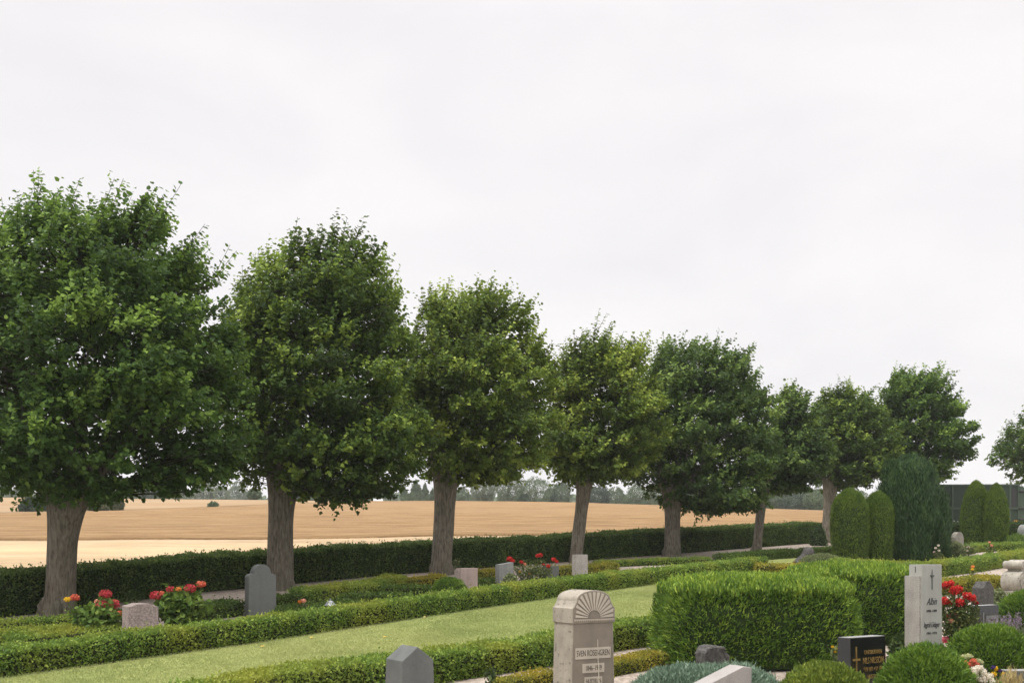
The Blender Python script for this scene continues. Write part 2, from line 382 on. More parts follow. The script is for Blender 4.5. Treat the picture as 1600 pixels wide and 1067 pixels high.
# ------------------------------------------------------------------ leafy surfaces
def dress(g, P, Nn, L, Wd, mode, mat=0, jit=.03, tone=None, patch_seed=1):
    """cover points P with normals Nn by small leaves"""
    n = len(P)
    P = P + Nn * (rng.normal(size=n) * jit)[:, None]
    if mode == 'box': D = Nn * .6 + rv(n) * .9 + np.array([0, 0, .35]); NN = Nn * .6 + rv(n) * .8 + np.array([0, 0, .3])
    elif mode == 'needle': D = Nn * .75 + rv(n) * .55 + np.array([0, 0, .45]); NN = rv(n)
    elif mode == 'up': D = Nn * .35 + rv(n) * .35 + np.array([0, 0, .9]); NN = Nn + rv(n) * .6
    else: D = Nn * .4 + rv(n) * .6 + np.array([0, 0, .1]); NN = Nn * .8 + rv(n) * .6 + np.array([0, 0, .5])
    if tone is None: tone = np.clip(.46 + .27 * rng.normal(size=n) + .26 * noise3(P * 4.5, patch_seed), 0, 1)
    Ls = L * (.7 + .6 * rng.random(n))
    (g.leaves if mode == 'broad' else g.cards)(P - nrm(D) * (Ls * .5)[:, None], D, NN, Ls, Wd * (.8 + .4 * rng.random(n)), mat, tone)

def hedge(name, label, pts, h, w, L, dens, mat, core, group=None, mode='box', bulge=.03, cat='hedge', flip=1, vary=0.03, jit=None, world=None):
    """clipped hedge: pts are photo pixels of its front foot; it extends w metres away from the camera"""
    pp = world if world is not None else [at(*p) for p in pts]
    C = [Vector((p.x, p.y, 0)) for p in pp]
    segs = []
    for a, b in zip(C[:-1], C[1:]):
        t = (b - a).normalized(); nn = Vector((-t.y, t.x, 0)) * flip
        segs.append((a, b, t, nn, (b - a).length))
    nv = []
    for i in range(len(C)):
        v = Vector((0, 0, 0))
        if i < len(segs): v += segs[i][3]
        if i > 0: v += segs[i - 1][3]
        nv.append(v.normalized())
    g = Geo()
    lens = np.array([s[4] for s in segs]); tot = lens.sum(); cum = np.r_[0, np.cumsum(lens)]
    def at_s(s):
        s = np.clip(s, 0, tot - 1e-6); k = np.clip(np.searchsorted(cum, s, side='right') - 1, 0, len(segs) - 1)
        u = (s - cum[k]) / lens[k]
        A = np.array([list(c) for c in C]); NV = np.array([list(v) for v in nv])
        B = A[k] * (1 - u)[:, None] + A[k + 1] * u[:, None]
        Nn = nrm(NV[k] * (1 - u)[:, None] + NV[k + 1] * u[:, None])
        T = nrm(A[k + 1] - A[k]); return B, Nn, T
    def hh(B): return h * (1 + vary * noise3(np.c_[B[:, 0] * .8, B[:, 1] * .8, B[:, 1] * 0], 9) + vary * .6 * noise3(np.c_[B[:, 0] * 3, B[:, 1] * 3, B[:, 1] * 0], 10))
    def gz(Y): return np.where(Y > 13, G0 * Y, G0 * 13)
    # core
    ns = max(3, int(tot / .5)); s = np.linspace(0.06, tot - .06, ns); B, Nn, T = at_s(s); H = hh(B); ins = .05 if h > .3 else .03
    z = gz(B[:, 1]); rows = []
    for i in range(ns):
        b, m = B[i], Nn[i]
        rows.append([b + m * ins + [0, 0, z[i]], b + m * ins + [0, 0, z[i] + H[i] - ins], b + m * (w - ins) + [0, 0, z[i] + H[i] - ins], b + m * (w - ins) + [0, 0, z[i]]])
    grid(g, rows, 1); g.add(np.array(rows[0]), [[0, 1, 2, 3]], 1); g.add(np.array(rows[-1]), [[3, 2, 1, 0]], 1)
    # skin
    def put(n, kind):
        s = rng.random(n) * tot; B, Nn, T = at_s(s); H = hh(B); v = rng.random(n)
        if kind == 'front': off = np.zeros(n); zz = H * (1 - v ** 1.15 * .98); nr = -Nn
        elif kind == 'back': off = np.full(n, w); zz = H * (1 - v); nr = Nn
        elif kind == 'top': off = w * v; zz = H; nr = np.tile([0, 0, 1.0], (n, 1))
        else:
            e = rng.random(n) < .5; s = np.where(e, 0, tot - 1e-4); B, Nn, T = at_s(s); H = hh(B); off = w * rng.random(n); zz = H * v; nr = np.where(e[:, None], -T, T)
        P = B + Nn * off[:, None]; P[:, 2] = gz(P[:, 1]) + zz
        # round the upper edges
        edge = np.clip((zz / H - .82) / .18, 0, 1)
        if kind in ('front', 'back', 'end'): P -= nr * (edge ** 2 * min(.07, w * .15))[:, None]; nr = nrm(nr + np.array([0, 0, 1.0]) * edge[:, None])
        else:
            ee = np.clip((np.abs(v - .5) - .36) / .14, 0, 1); P[:, 2] -= ee ** 2 * min(.06, h * .1); nr = nrm(nr + Nn * (np.sign(v - .5) * ee * .8)[:, None])
        P += nr * (noise3(P * 2.2, 3) * bulge + noise3(P * 6.0, 5) * bulge * .5)[:, None]
        dress(g, P, nr, L, L * .62, mode, 0, jit if jit is not None else L * .45)
    put(int(tot * h * dens), 'front'); put(int(tot * w * dens), 'top'); put(int(tot * h * dens * .4), 'back'); put(int(2 * w * h * dens), 'end')
    # stray shoots on top
    n = int(tot * w * dens * .015); s = rng.random(n) * tot; B, Nn, T = at_s(s); P = B + Nn * (w * rng.random(n))[:, None]; P[:, 2] = gz(P[:, 1]) + hh(B)
    for q in range(3): dress(g, P + np.array([0, 0, q * L * .7]) + rv(n) * L * .3, np.tile([0, 0, 1.0], (n, 1)), L, L * .6, mode)
    org = (pp[0].x, pp[0].y, GZ(pp[0].y))
    o = g.build(name, [mat, core], org=org)
    return tag(o, label, cat, group)

GH = 'clipped box hedges edging the graves'
# tall field hedge
hedge('field_hedge', 'long tall dark green hedge running behind the lime trees along the wheat field', [(-320, 1003), (30, 962), (300, 927), (600, 899), (800, 884), (1000, 869), (1290, 847)], .95, 1.0, .07, 1150, M_HEDGE, M_TWIG, mode='box', bulge=.06, vary=.04)
# low box hedges
hedge('box_hedge', 'long low green box hedge bordering the upper side of the lawn strip', LA[:-1] + [(1110, 903), (1200, 892)], .43, .55, .055, 1700, M_BOX, M_TWIGY, GH)
hedge('box_hedge', 'low yellowish box hedge below the lawn, passing behind the arched stone', [(300, 1140), (430, 1108), (560, 1087), (700, 1066), (860, 1042), (965, 1017), (1060, 1003)], .45, .62, .052, 1900, M_BOX, M_TWIGY, GH)
hedge('box_hedge', 'short yellow box edging beside the gravel right of the arched stone', [(955, 1058), (1000, 1050), (1045, 1040)], .22, .45, .036, 2600, M_BOXY, M_TWIGY, GH)
hedge('box_hedge', 'small yellow green box edging left of the arched stone foot', [(800, 1085), (830, 1077), (872, 1068)], .2, .35, .036, 2600, M_BOXY, M_TWIGY, GH)
PL = 'clipped box edging inside the grave plots'
def bh(label, pts, h=.3, w=.4, mat=None, L=.055, dens=1500, name='box_hedge', **k):
    return hedge(name, label, pts, h, w, L, dens, mat or M_BOX, M_TWIGY, PL, **k)
bh('low green box edging by the foot of the first lime tree', [(-120, 1004), (0, 993), (118, 984)], .26, .5)
bh('short box edging at the lower left corner before the rose red hydrangeas', [(-120, 1030), (-20, 1017), (52, 1006)], .24, .5)
bh('green box edging between the leafy hydrangea and the round shouldered grey gravestone', [(308, 972), (385, 961)], .30, .8, M_BOXD)
bh('pale green box edging at the foot of the crimson hydrangea', [(24, 1018), (120, 1005), (195, 996)], .22, 1.3)
bh('low flat box edging in front of the round shouldered grey gravestone and the lantern', [(440, 964), (500, 957), (570, 950)], .15, .7, M_BOXD)
bh('dark little box edging just right of the round shouldered grey gravestone', [(424, 950), (488, 945)], .28, .35, M_BOXD)
bh('broad green box edging between the second and third lime trees', [(478, 946), (540, 938), (600, 928), (637, 919)], .36, .7)
bh('thin sunny green box edging right of the grave lantern', [(530, 947), (585, 946), (640, 947)], .26, .3, M_BOXD)
bh('dark box edging left of the round green shrub', [(598, 934), (672, 934)], .29, .35, M_BOXD)
bh('yellowish box edging behind the round green shrub by the third lime', [(637, 920), (700, 913)], .26, .4, M_BOXY)
bh('yellowish box edging between the pink gravestone and the slanted grey one', [(738, 909), (786, 904)], .28, .4, M_BOXY)
bh('dark green box edging between the pink gravestone and the slanted grey one', [(738, 919), (778, 915)], .2, .3, M_BOXD)
bh('yellow box edging behind the tall pale granite slab', [(866, 904), (920, 901), (968, 896)], .33, .5, M_BOXY)
bh('thin green box edging along the gravel by the fifth lime tree', [(936, 887), (1000, 884), (1060, 882), (1112, 881)], .2, .5, M_BOX)
bh('green box edging along the gravel left of the leaning dark stone', [(1138, 881), (1200, 875), (1250, 871)], .3, .7, M_BOXD)
bh('green box edging right of the leaning dark stone, before the tall field hedge', [(1262, 870), (1330, 866)], .3, .6, M_BOXD)
bh('sturdy green box hedge running off behind the white pillar stone', [(1296, 893), (1420, 903), (1475, 901), (1540, 892), (1640, 874)], .44, .6, M_BOX)
bh('yellow topped box hedge behind the red roses', [(1425, 933), (1470, 930), (1520, 927), (1574, 921)], .36, .6, M_BOXY)
bh('yellow box hedge behind the rear yew block', [(1180, 897), (1290, 899), (1400, 912)], .3, .7, M_BOXY)
bh('thin box edging before the pair of slim thujas', [(1478, 868), (1540, 862), (1640, 857)], .3, .5, M_BOX)
bh('narrow dark box edging at the foot of the slim thujas', [(1440, 872), (1490, 861), (1640, 851)], .24, .4, M_BOXD)
hedge('boundary_hedge', 'medium green clipped hedge in front of the dark green trailer', [(1462, 852), (1530, 850), (1680, 847)], .98, .9, .065, 900, M_HEDGEL, M_TWIG)
tag(sheet('grass_patch', ([(1165, 884), (1260, 877)], [(1180, 876), (1262, 870)]), M_LAWN, .02), kind='structure')

# ------------------------------------------------------------------ clipped shrubs
def solid(name, label, P, a, b, h, rz, L, Wd, n, mat, mode, cat, ex=4.0, top=6.0, lump=.04, foot=1.0, group=None, lean=0.0, profile=None, jit=None):
    """clipped evergreen standing on P: superellipse plan (half sizes a, b), rounded top"""
    g = Geo()
    def surf(th, t):
        c, s_ = np.cos(th), np.sin(th)
        rr = (np.abs(c) ** ex + np.abs(s_) ** ex) ** (-1 / ex)
        pr = profile(t) if profile else (1 - np.clip(t, 0, 1) ** top) ** (1 / top)
        pr = pr * (foot + (1 - foot) * np.clip(t / .25, 0, 1))
        X = np.stack([c * rr * a * pr, s_ * rr * b * pr, t * h], -1)
        return X
    def disp(X, seed=2):
        c = np.array([0, 0, h * .45]); d = nrm(X - c)
        return X + d * (noise3(X * 1.4 + seed, seed) * lump + noise3(X * 4 + seed, seed + 1) * lump * .5)[:, None]
    seed = int(abs(P.x * 13 + P.y * 7)) % 50
    # core
    th, tt = np.meshgrid(np.linspace(0, 2 * math.pi, 25)[:-1], np.r_[np.linspace(0, .9, 9), .95, .98, .995], indexing='xy')
    C = disp(surf(th.ravel(), tt.ravel()), seed); C = (C - [0, 0, h * .4]) * (1 - .07 / max(min(a, b, h), .3) * .6) + [0, 0, h * .4]; C[:24, 2] = -.05
    k = 24; i = np.arange(len(tt) - 1)[:, None] * k; j = np.arange(k)[None, :]; j2 = (j + 1) % k
    g.add(C, np.stack([i + j, i + j2, i + k + j2, i + k + j], -1).reshape(-1, 4), 1, .5, True); g.add(C[-k:], np.arange(k)[None, :], 1)
    # skin
    m = n * 3
    th = rng.random(m) * 2 * math.pi; t = rng.random(m); e = 1e-3
    t = np.where(rng.random(m) < .35, 1 - rng.random(m) ** 2.5 * .25, t)
    X = surf(th, t); du = surf(th + e, t) - X; dv = surf(th, np.minimum(t + e, 1)) - surf(th, np.minimum(t + e, 1) - e)
    Nn = np.cross(du, dv); area = np.linalg.norm(Nn, axis=1); area = np.minimum(area, np.percentile(area, 97))
    pick = rng.choice(m, n, replace=True, p=(area + 1e-12) / (area + 1e-12).sum()); X, Nn = X[pick], nrm(Nn[pick])
    capn = int(n * .22)                                   # the flat crown of blocks
    if top > 2.5 and not profile:
        r = np.sqrt(rng.random(capn)); X2 = surf(rng.random(capn) * 2 * math.pi, np.full(capn, 0.0)); X2[:, :2] *= (r * .95)[:, None]
        f = np.clip(r, 0, .95); X2[:, 2] = h * (1 - f ** top * .5) ** (1 / top)
        X = np.r_[X, X2]; Nn = np.r_[Nn, np.tile([0, 0, 1.0], (capn, 1))]
    X = disp(X, seed)
    if mode == 'needle': X = X + Nn * (noise3(X * 9, seed + 3) * .035 + noise3(X * 17, seed + 4) * .02)[:, None]
    tn = np.clip(.44 + .26 * rng.normal(size=len(X)) + .24 * noise3(X * 4.5, seed) + (.19 * (Nn[:, 2] > .75) if name == 'yew_block' else 0), 0, 1)   # lighter tone where the yew needles face up
    dress(g, X, Nn, L, Wd, mode, 0, jit if jit is not None else L * .35, tn)
    V = []; cs, sn = math.cos(rz), math.sin(rz); Rm = np.array([[cs, sn, 0], [-sn, cs, 0], [0, 0, 1]])
    g.V = [v @ Rm for v in g.V]
    o = g.build(name, [mat, M_TWIG], org=(0, 0, 0)); o.location = P
    return tag(o, label, cat, group)

def Pxy(px, Y): return Vector(((px - 800) / F * Y, Y, GZ(Y)))
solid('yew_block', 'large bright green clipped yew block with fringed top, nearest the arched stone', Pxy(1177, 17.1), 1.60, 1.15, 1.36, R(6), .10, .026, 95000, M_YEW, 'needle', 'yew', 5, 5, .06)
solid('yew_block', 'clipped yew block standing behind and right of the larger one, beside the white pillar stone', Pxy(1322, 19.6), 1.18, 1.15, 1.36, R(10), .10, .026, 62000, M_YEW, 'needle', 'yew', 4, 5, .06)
solid('yew_block', 'unseen tall yew block added out of the frame as a dark reflection for the black polished stone', Vector((10.2, 13.6, GZ(13.6))), 1.2, 2.6, 2.2, R(0), .11, .03, 9000, M_YEW, 'needle', 'yew', 5, 5, .06)  # unseen block, added only to darken the reflection in the black stone
TP = 'columnar thujas'
def tprof(t): return np.where(t < .55, .84 + .16 * np.sin(np.clip(t / .55, 0, 1) * math.pi / 2), np.clip(1 - ((t - .55) / .45) ** 2.6, 0, 1) ** .62)
def tprof2(t): return np.where(t < .4, .94 + .06 * np.sin(np.clip(t / .4, 0, 1) * math.pi / 2), np.clip(1 - ((t - .4) / .6) ** 2.2, 0, 1) ** .62)
for (px, py, top, hw, label, pf) in [
    (1328, 879, 764, 28.5, 'stout columnar thuja with rounded top, left of the pair before the dark cypress', tprof),
    (1372, 878, 768, 22, 'columnar thuja tucked between the stouter thuja and the dark cypress', tprof),
    (1525, 853, 751, 21.5, 'slim pointed thuja nearer the dark cypress, right of the small arched stone', tprof2),
    (1557, 855, 756, 16.5, 'slim thuja in front of the trailer, at the red and yellow reflector side', tprof2)]:
    P = at(px, py); s = pxm(P)
    solid('columnar_thuja', label, P, hw / s, hw / s, zat(P, top) - P.z, 0, .075, .022, 17000, M_THUJA, 'up', 'thuja', 2, 2, .035, profile=pf, group=TP)
# the big feathery cypress: several upright lobes growing as one shrub
P = at(1422, 874); g = Geo(); s = pxm(P)
for (dx, dy, r, h, k) in [(0, 0, 1.02, 3.85, 22000), (-.42, -.1, .86, 3.2, 12000), (.5, .05, .82, 3.0, 12000), (.05, -.45, .8, 2.9, 11000), (.78, -.25, .55, 2.15, 6000), (-.2, .5, .7, 3.0, 4000), (.3, -.6, .6, 1.9, 6000)]:
    t = rng.random(k); th = rng.random(k) * 2 * math.pi
    pr = np.where(t < .45, .74 + .26 * (t / .45), np.sqrt(np.clip(1 - ((t - .45) / .55) ** 3.6, 0, 1)))
    t = np.where(rng.random(k) < .2, 1 - .2 * rng.random(k) ** 2, t); pr = np.where(t < .45, .74 + .26 * (t / .45), np.sqrt(np.clip(1 - ((t - .45) / .55) ** 3.6, 0, 1)))
    X = np.c_[np.cos(th) * r * pr, np.sin(th) * r * pr, t * h]; Nn = nrm(np.c_[np.cos(th), np.sin(th), .25 + 1.6 * np.clip(t - .6, 0, 1)])
    X = X + Nn * (noise3(np.c_[X[:, :2] * 3.2, X[:, 2:] * .8] + dx * 9, 31) * .17)[:, None] + np.array([dx, dy, 0])
    dress(g, X + np.array(P), Nn, .24, .032, 'up', 0, .07)
    ring = np.array([[math.cos(a) * r * q * .86, math.sin(a) * r * q * .86, z * h] for z, q in ((0, .72), (.45, .98), (.7, .85), (.85, .62), (.94, .3)) for a in np.arange(12) / 12 * 2 * math.pi]) + np.array([dx, dy, 0]) + np.array(P)
    i = np.arange(4)[:, None] * 12; j = np.arange(12)[None, :]; j2 = (j + 1) % 12
    g.add(ring, np.stack([i + j, i + j2, i + 12 + j2, i + 12 + j], -1).reshape(-1, 4), 1, .5, True); g.add(ring[-12:], np.arange(12)[None, :], 1)
tag(g.build('cypress_shrub', [M_CYP, M_TWIG], org=P), 'huge dark blue green feathery cypress between the two pairs of thujas', 'cypress')

def mound(name, label, px, py, top, hw, mat, n=9000, L=.085, Wd=.018, mode='needle', cat='shrub', lump=.03, flat=1.0):
    P = at(px, py); s = pxm(P)
    return solid(name, label, P, hw / s, hw / s * flat, zat(P, top) - P.z, .3, L, Wd, n, mat, mode, cat, 2, 2.2, lump)
mound('dwarf_conifer', 'round clipped green conifer mound right of the black gravestone with the gold cross', 1449, 1118, 1013, 76, M_MOUND, 24000)
mound('dwarf_conifer', 'wide dark green conifer mound in front of the lavender', 1549, 1050, 981, 67, M_MOUND, 20000)
mound('dwarf_conifer', 'small round green conifer ball beside the pink granite stone', 701, 931, 903, 27, M_MOUND, 7000, .065, .015)
mound('dwarf_conifer', 'green conifer mound below the ornate scroll stone', 1606, 985, 928, 50, M_MOUND, 12000)
mound('dwarf_conifer', 'lime green conifer mound in front of the black gravestone with the gold cross', 1290, 1128, 1044, 84, M_MOUNDL, 22000, .065, .02)
mound('spreading_shrub', 'low grey green shrub beside the leaning dark stone', 1283, 889, 866, 36, M_GREY, 7000, .06, .03, 'box')
mound('dwarf_conifer', 'small dark conifer at the right foot of the big cypress', 1470, 876, 850, 15, M_CYP, 4000, .07, .02)
mound('seedling_shrub', 'dark green round seedling shrub at the left foot of the arched small stone bed', 1440, 872, 858, 12, M_HEDGEL, 2500, .06, .03, 'box')
mound('leafy_shrub', 'pale yellow green bushy plant in front of the small arched stone', 1492, 870, 846, 15, M_GREY, 2500, .06, .03, 'box', lump=.1)
mound('leafy_shrub', 'silvery green leafy plant before the slanted grey gravestone', 797, 926, 893, 14, M_GREY, 900, .09, .05, 'broad', lump=.1)
mound('leafy_shrub', 'grey green leafy plant between the dark gabled stone and the scroll stone', 1561, 955, 921, 14, M_GREY, 1500, .07, .05, 'broad', lump=.1)
mound('leafy_shrub', 'leafy shoots at the foot of the seventh lime tree', 1279, 852, 828, 11, M_HEDGEL, 1500, .08, .05, 'broad', lump=.15)
mound('leafy_shrub', 'feathery green perennial clump at the right edge before the boundary hedge', 1590, 857, 839, 19, M_HYD, 2500, .14, .02, 'up', lump=.1)
mound('creeping_juniper', 'blue green creeping juniper spread behind the pale sloping stone', 1102, 1092, 1043, 126, M_JUN, 34000, .085, .02, 'needle', 'juniper', .11, .62)

# ------------------------------------------------------------------ lime trees
def lime(label, base, prof, trunk_r, lean_px, leaf, nspray, mat, toppx, wind=.45, seed=0):
    P = at(*base); s = pxm(P)
    t0 = thing('lime_tree', label, 'lime tree', P, 0, 'row of pollarded lime trees')
    ys = np.array([p[0] for p in prof], float); Lx = np.array([p[1] for p in prof], float); Rx = np.array([p[2] for p in prof], float)
    zs = np.array([zat(P, y) for y in ys]); lo = (Lx - 800) / F * P.y; hi = (Rx - 800) / F * P.y
    o = np.argsort(zs); zs, lo, hi = zs[o], lo[o], hi[o]
    cx = (lo + hi) / 2; w = (hi - lo) / 2
    zb, zt = zs[0], zs[-1] - .86
    # trunk: flared foot, slight lean, swelling into the pollard head
    g = Geo(); zf = zat(P, toppx); nn = 26
    u = np.linspace(0, 1, nn); zz = P.z - .15 + (zf + .25 - P.z + .15) * u
    lx = lean_px / s
    pts = np.c_[P.x + lx * u ** 1.1, np.full(nn, P.y) + .05 * np.sin(u * 5 + seed), zz]
    rad = trunk_r * (1 - .06 * u +   .30 * np.exp(-u * 15) + .62 * np.clip((u - .55) / .45, 0, 1) ** 1.7)
    g.tube(pts, rad, 30, 0, .13, seed + 3)
    for k in range(6):                                       # root buttresses running into the ground
        a = k / 6 * 2 * math.pi + seed * .7 + .4 * math.sin(k * 3.1 + seed); c_, s__ = math.cos(a), math.sin(a); ln = trunk_r * (.86 + .22 * ((k * 5 + seed) % 4) / 3)
        pr = np.array([[P.x + c_ * trunk_r * .62, P.y + s__ * trunk_r * .62, P.z + trunk_r * 1.1], [P.x + c_ * trunk_r * .95, P.y + s__ * trunk_r * .95, P.z + trunk_r * .55], [P.x + c_ * ln * 1.1, P.y + s__ * ln * 1.1, P.z + .05 + G0 * s__ * ln], [P.x + c_ * ln * 1.5, P.y + s__ * ln * 1.5, P.z - .12 + G0 * s__ * ln]])
        g.tube(pr, np.array([.30, .32, .22, .10]) * trunk_r, 8, 0, .1, seed + k, cap=False)
    hub = pts[-1]; cz = zb + (zt - zb) * .45; cxx = float(np.interp(cz, zs, cx)); R0 = float(w.max())
    for k in range(9):
        a = k / 9 * 2 * math.pi + seed; e = .45 + .5 * ((k * 7 + seed) % 9) / 9
        top = np.array([cxx + math.cos(a) * R0 * .62 * (1.15 - e * .6), P.y + math.sin(a) * R0 * .6 * (1.15 - e * .6), zb + (zt - zb) * (.22 + .55 * e)])
        st = hub + np.array([math.cos(a) * trunk_r * .7, math.sin(a) * trunk_r * .7, -.35])
        q = np.linspace(0, 1, 9)[:, None]
        mid = st + np.array([math.cos(a) * R0 * .28, math.sin(a) * R0 * .28, (top[2] - st[2]) * .35])
        C = (1 - q) ** 2 * st + 2 * q * (1 - q) * mid + q ** 2 * top
        C = C + np.c_[noise3(C * 1.1, seed + k), noise3(C * 1.1, seed + k + 20), np.zeros(9)] * .12 * q
        g.tube(C, trunk_r * (.30 * (1 - q[:, 0]) ** 1.3 + .04), 8, 0, .1, k)
        for b in range(3):
            f = 3 + b * 2; e2 = C[f] + rv(1)[0] * R0 * .4 + np.array([.1, 0, .35])
            g.tube(np.array([C[f], (C[f] + e2) / 2 + rv(1)[0] * .08, e2]), [trunk_r * .15, trunk_r * .09, trunk_r * .04], 5, 0, cap=False)
    g.build('trunk', M_BARK, t0)
    # crown: boughs ending in leafy clumps, each clump made of sprays, blown to the right
    g = Geo(); n = int(nspray * 1.85); leaf *= 1.06
    zs = zb + (zs - zb) * (zt - zb) / (zs[-1] - zb)
    tt_ = (zs - zb) / (zt - zb); w = w * (1 - .25 * np.clip((tt_ - .58) / .42, 0, 1) ** 1.4)
    def shell(m, rlo):
        zr = rng.random(m * 8) * (zt - zb) + zb; ww = np.interp(zr, zs, w); zr = zr[rng.random(m * 8) < ((ww / w.max()) ** 1.2 + .02)][:m]; m = len(zr)
        th = rng.random(m) * 2 * math.pi; W0 = np.interp(zr, zs, w); C0 = np.interp(zr, zs, cx)
        dv = np.c_[np.cos(th), np.sin(th), (zr - (zb + zt) / 2) / (zt - zb) * 1.6]
        lump = noise3(dv * 2.3 + seed * 3.1, seed) * .09 + noise3(dv * 5.2 + seed, seed + 5) * .09
        rho = rlo(m); rr = np.maximum(W0 * .97 - .36, W0 * .35) * rho * (.97 + lump)
        return np.c_[C0 - .10 + np.cos(th) * rr, P.y + np.sin(th) * rr * .95, zr], dv, rho
    ncl = int(26 * (zt - zb) * R0 * .62)
    CC, CD, _ = shell(ncl, lambda m: 1 - np.abs(rng.normal(size=m)) * .12); ncl = len(CC)
    cr_ = (.34 + .26 * rng.random(ncl)) * (.75 + .25 * R0 / 2.4)
    n1 = int(n * .72); ci = rng.choice(ncl, n1, p=cr_ ** 2 / (cr_ ** 2).sum())
    dd = rv(n1); dd[:, 2] = np.abs(dd[:, 2]) * .9 - .28; dd = nrm(dd + CD[ci] * np.array([.45, .45, .2])); q_ = rng.random(n1) ** .4
    axis = nrm(CD[ci] * np.array([.8, .8, .3]) + np.array([wind, 0, .35]))
    X1 = CC[ci] + dd * (cr_[ci] * q_)[:, None] * np.array([1, 1, .72]) + axis * (np.einsum('ij,ij->i', dd, axis) * cr_[ci] * .45)[:, None]
    X2, D2, r2 = shell(n - n1, lambda m: np.sqrt(rng.random(m)) * .85)
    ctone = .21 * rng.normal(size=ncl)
    X = np.r_[X1, X2]; dirv = np.r_[nrm(CD[ci] * .6 + dd * .7), D2]; rho = np.r_[np.full(n1, .95), r2]; ct = np.r_[ctone[ci], np.full(len(X2), -.12)]  # inner fill sprays darker: crown shade put into the leaf tone
    gap = noise3(X * 1.3 + seed * 5, seed + 11) + .4 * noise3(X * 3.0, seed + 12)
    ok = (gap > -.60 + .25 * (rho < .6)) & (X[:, 2] > zb - .25); X, dirv, rho, ct = X[ok], dirv[ok], rho[ok], ct[ok]; n = len(X)
    # long shoots standing out of the top and the windward side
    q = rng.choice(n, 110, replace=False, p=(lambda p_: p_ / p_.sum())(np.clip((X[:, 2] - zb) / (zt - zb) - .45, 0, 1) ** 1.5 * (rho > .85)))
    sh = np.zeros(n); sh[q] = 1; rep_ = np.r_[np.arange(n), q, q]; X = X[rep_] + rv(len(rep_)) * .03; dirv, rho, ct, sh = dirv[rep_], rho[rep_], ct[rep_], sh[rep_]; n = len(X)
    relz = (X[:, 2] - zb) / (zt - zb)
    A = np.c_[nrm(dirv[:, :2]) * .75, .25 + .9 * relz[:, None] - .55 * (relz[:, None] < .12)] + np.array([wind, 0, .18]) + rv(n) * .55
    A = nrm(A); sl = (.28 + .26 * rng.random(n)) * (1 + .30 * (relz > .75)) * (1 + .60 * sh); kk = 12; A = nrm(A + sh[:, None] * np.array([wind, 0, 1.0]))
    sprt = np.clip(.38 + .15 * rng.normal(size=n) + .14 * noise3(X * 1.1, seed + 14) + ct + .12 * relz, 0, 1)  # tone rises with height, imitating brighter light on the top sprays
    for i in range(kk):
        f = (i + .5) / kk; Q = X + A * (sl * f)[:, None] + rv(n) * .05
        side = nrm(np.cross(A, rv(n))); D = A * .45 + side * .8 + np.array([wind * .55, 0, -.22])
        NN = nrm(np.array([0, 0, .9]) + dirv * .35 + rv(n) * .65)
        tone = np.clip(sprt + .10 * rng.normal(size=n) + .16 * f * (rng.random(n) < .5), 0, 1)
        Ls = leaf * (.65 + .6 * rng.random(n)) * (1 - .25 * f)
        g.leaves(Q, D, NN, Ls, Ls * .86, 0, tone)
    # hidden twigs
    pick = np.r_[q, rng.choice(n, min(n, 600), replace=False)]
    for i in pick:
        c = np.array([float(np.interp(X[i, 2], zs, cx)), P.y, max(zb, X[i, 2] - .6)])
        g.tube(np.array([X[i] * .45 + c * .55, X[i], X[i] + A[i] * sl[i]]), [.016, .009, .004], 4, 1, cap=False)
    g.build('crown', [mat, M_TWIGB], t0)
    return t0
lime('biggest lime tree with a stout trunk, partly cut off by the picture edge', (89, 960),
     [(298, 165, 222), (310, 120, 258), (326, 75, 285), (350, 15, 302), (380, -25, 318), (430, -60, 338), (500, -85, 362), (580, -95, 380), (650, -90, 380), (700, -75, 368), (735, -45, 350), (758, 5, 300), (775, 60, 215)],
     .335, 18, .125, 4000, M_LIME[0], 775, seed=1)
lime('second lime tree, its trunk rising behind the round shouldered grey stone', (436, 921),
     [(345, 520, 556), (362, 490, 572), (385, 455, 595), (410, 385, 606), (440, 368, 622), (500, 355, 634), (560, 348, 648), (620, 342, 656), (680, 342, 662), (715, 350, 655), (742, 385, 640), (765, 470, 600), (785, 555, 585)],
     .35, 8, .128, 3700, M_LIME[1], 738, seed=2)
lime('third lime tree, light tipped crown over a straight trunk beside the pink stone', (690, 897),
     [(428, 740, 788), (438, 700, 800), (455, 665, 812), (485, 645, 822), (520, 630, 850), (560, 626, 864), (620, 622, 870), (670, 628, 872), (705, 638, 860), (728, 655, 842), (750, 700, 790)],
     .335, 8, .130, 3100, M_LIME[2], 735, seed=3)
lime('fourth lime tree, yellow tipped crown on a thin leaning trunk behind the tall pale slab', (899, 879),
     [(512, 900, 972), (522, 882, 990), (550, 872, 1006), (595, 862, 1030), (640, 857, 1042), (680, 850, 1036), (712, 850, 1024), (732, 866, 1006), (752, 895, 950)],
     .24, 17, .135, 2500, M_LIME[2], 748, seed=4)
lime('fifth lime tree, broad crown with low hanging right branches over a straight trunk', (1050, 869),
     [(519, 1050, 1140), (530, 1020, 1152), (560, 1002, 1175), (600, 992, 1196), (650, 984, 1208), (700, 984, 1214), (740, 984, 1206), (768, 995, 1196), (786, 1040, 1185), (800, 1090, 1150)],
     .325, 2, .138, 3000, M_LIME[3], 770, seed=5)
lime('sixth lime tree, slim leaning trunk and small crown between two bigger limes', (1182, 861),
     [(604, 1228, 1252), (620, 1212, 1266), (650, 1198, 1282), (690, 1188, 1292), (725, 1186, 1290), (748, 1192, 1276), (768, 1205, 1240)],
     .20, 12, .140, 1400, M_LIME[3], 762, seed=6)
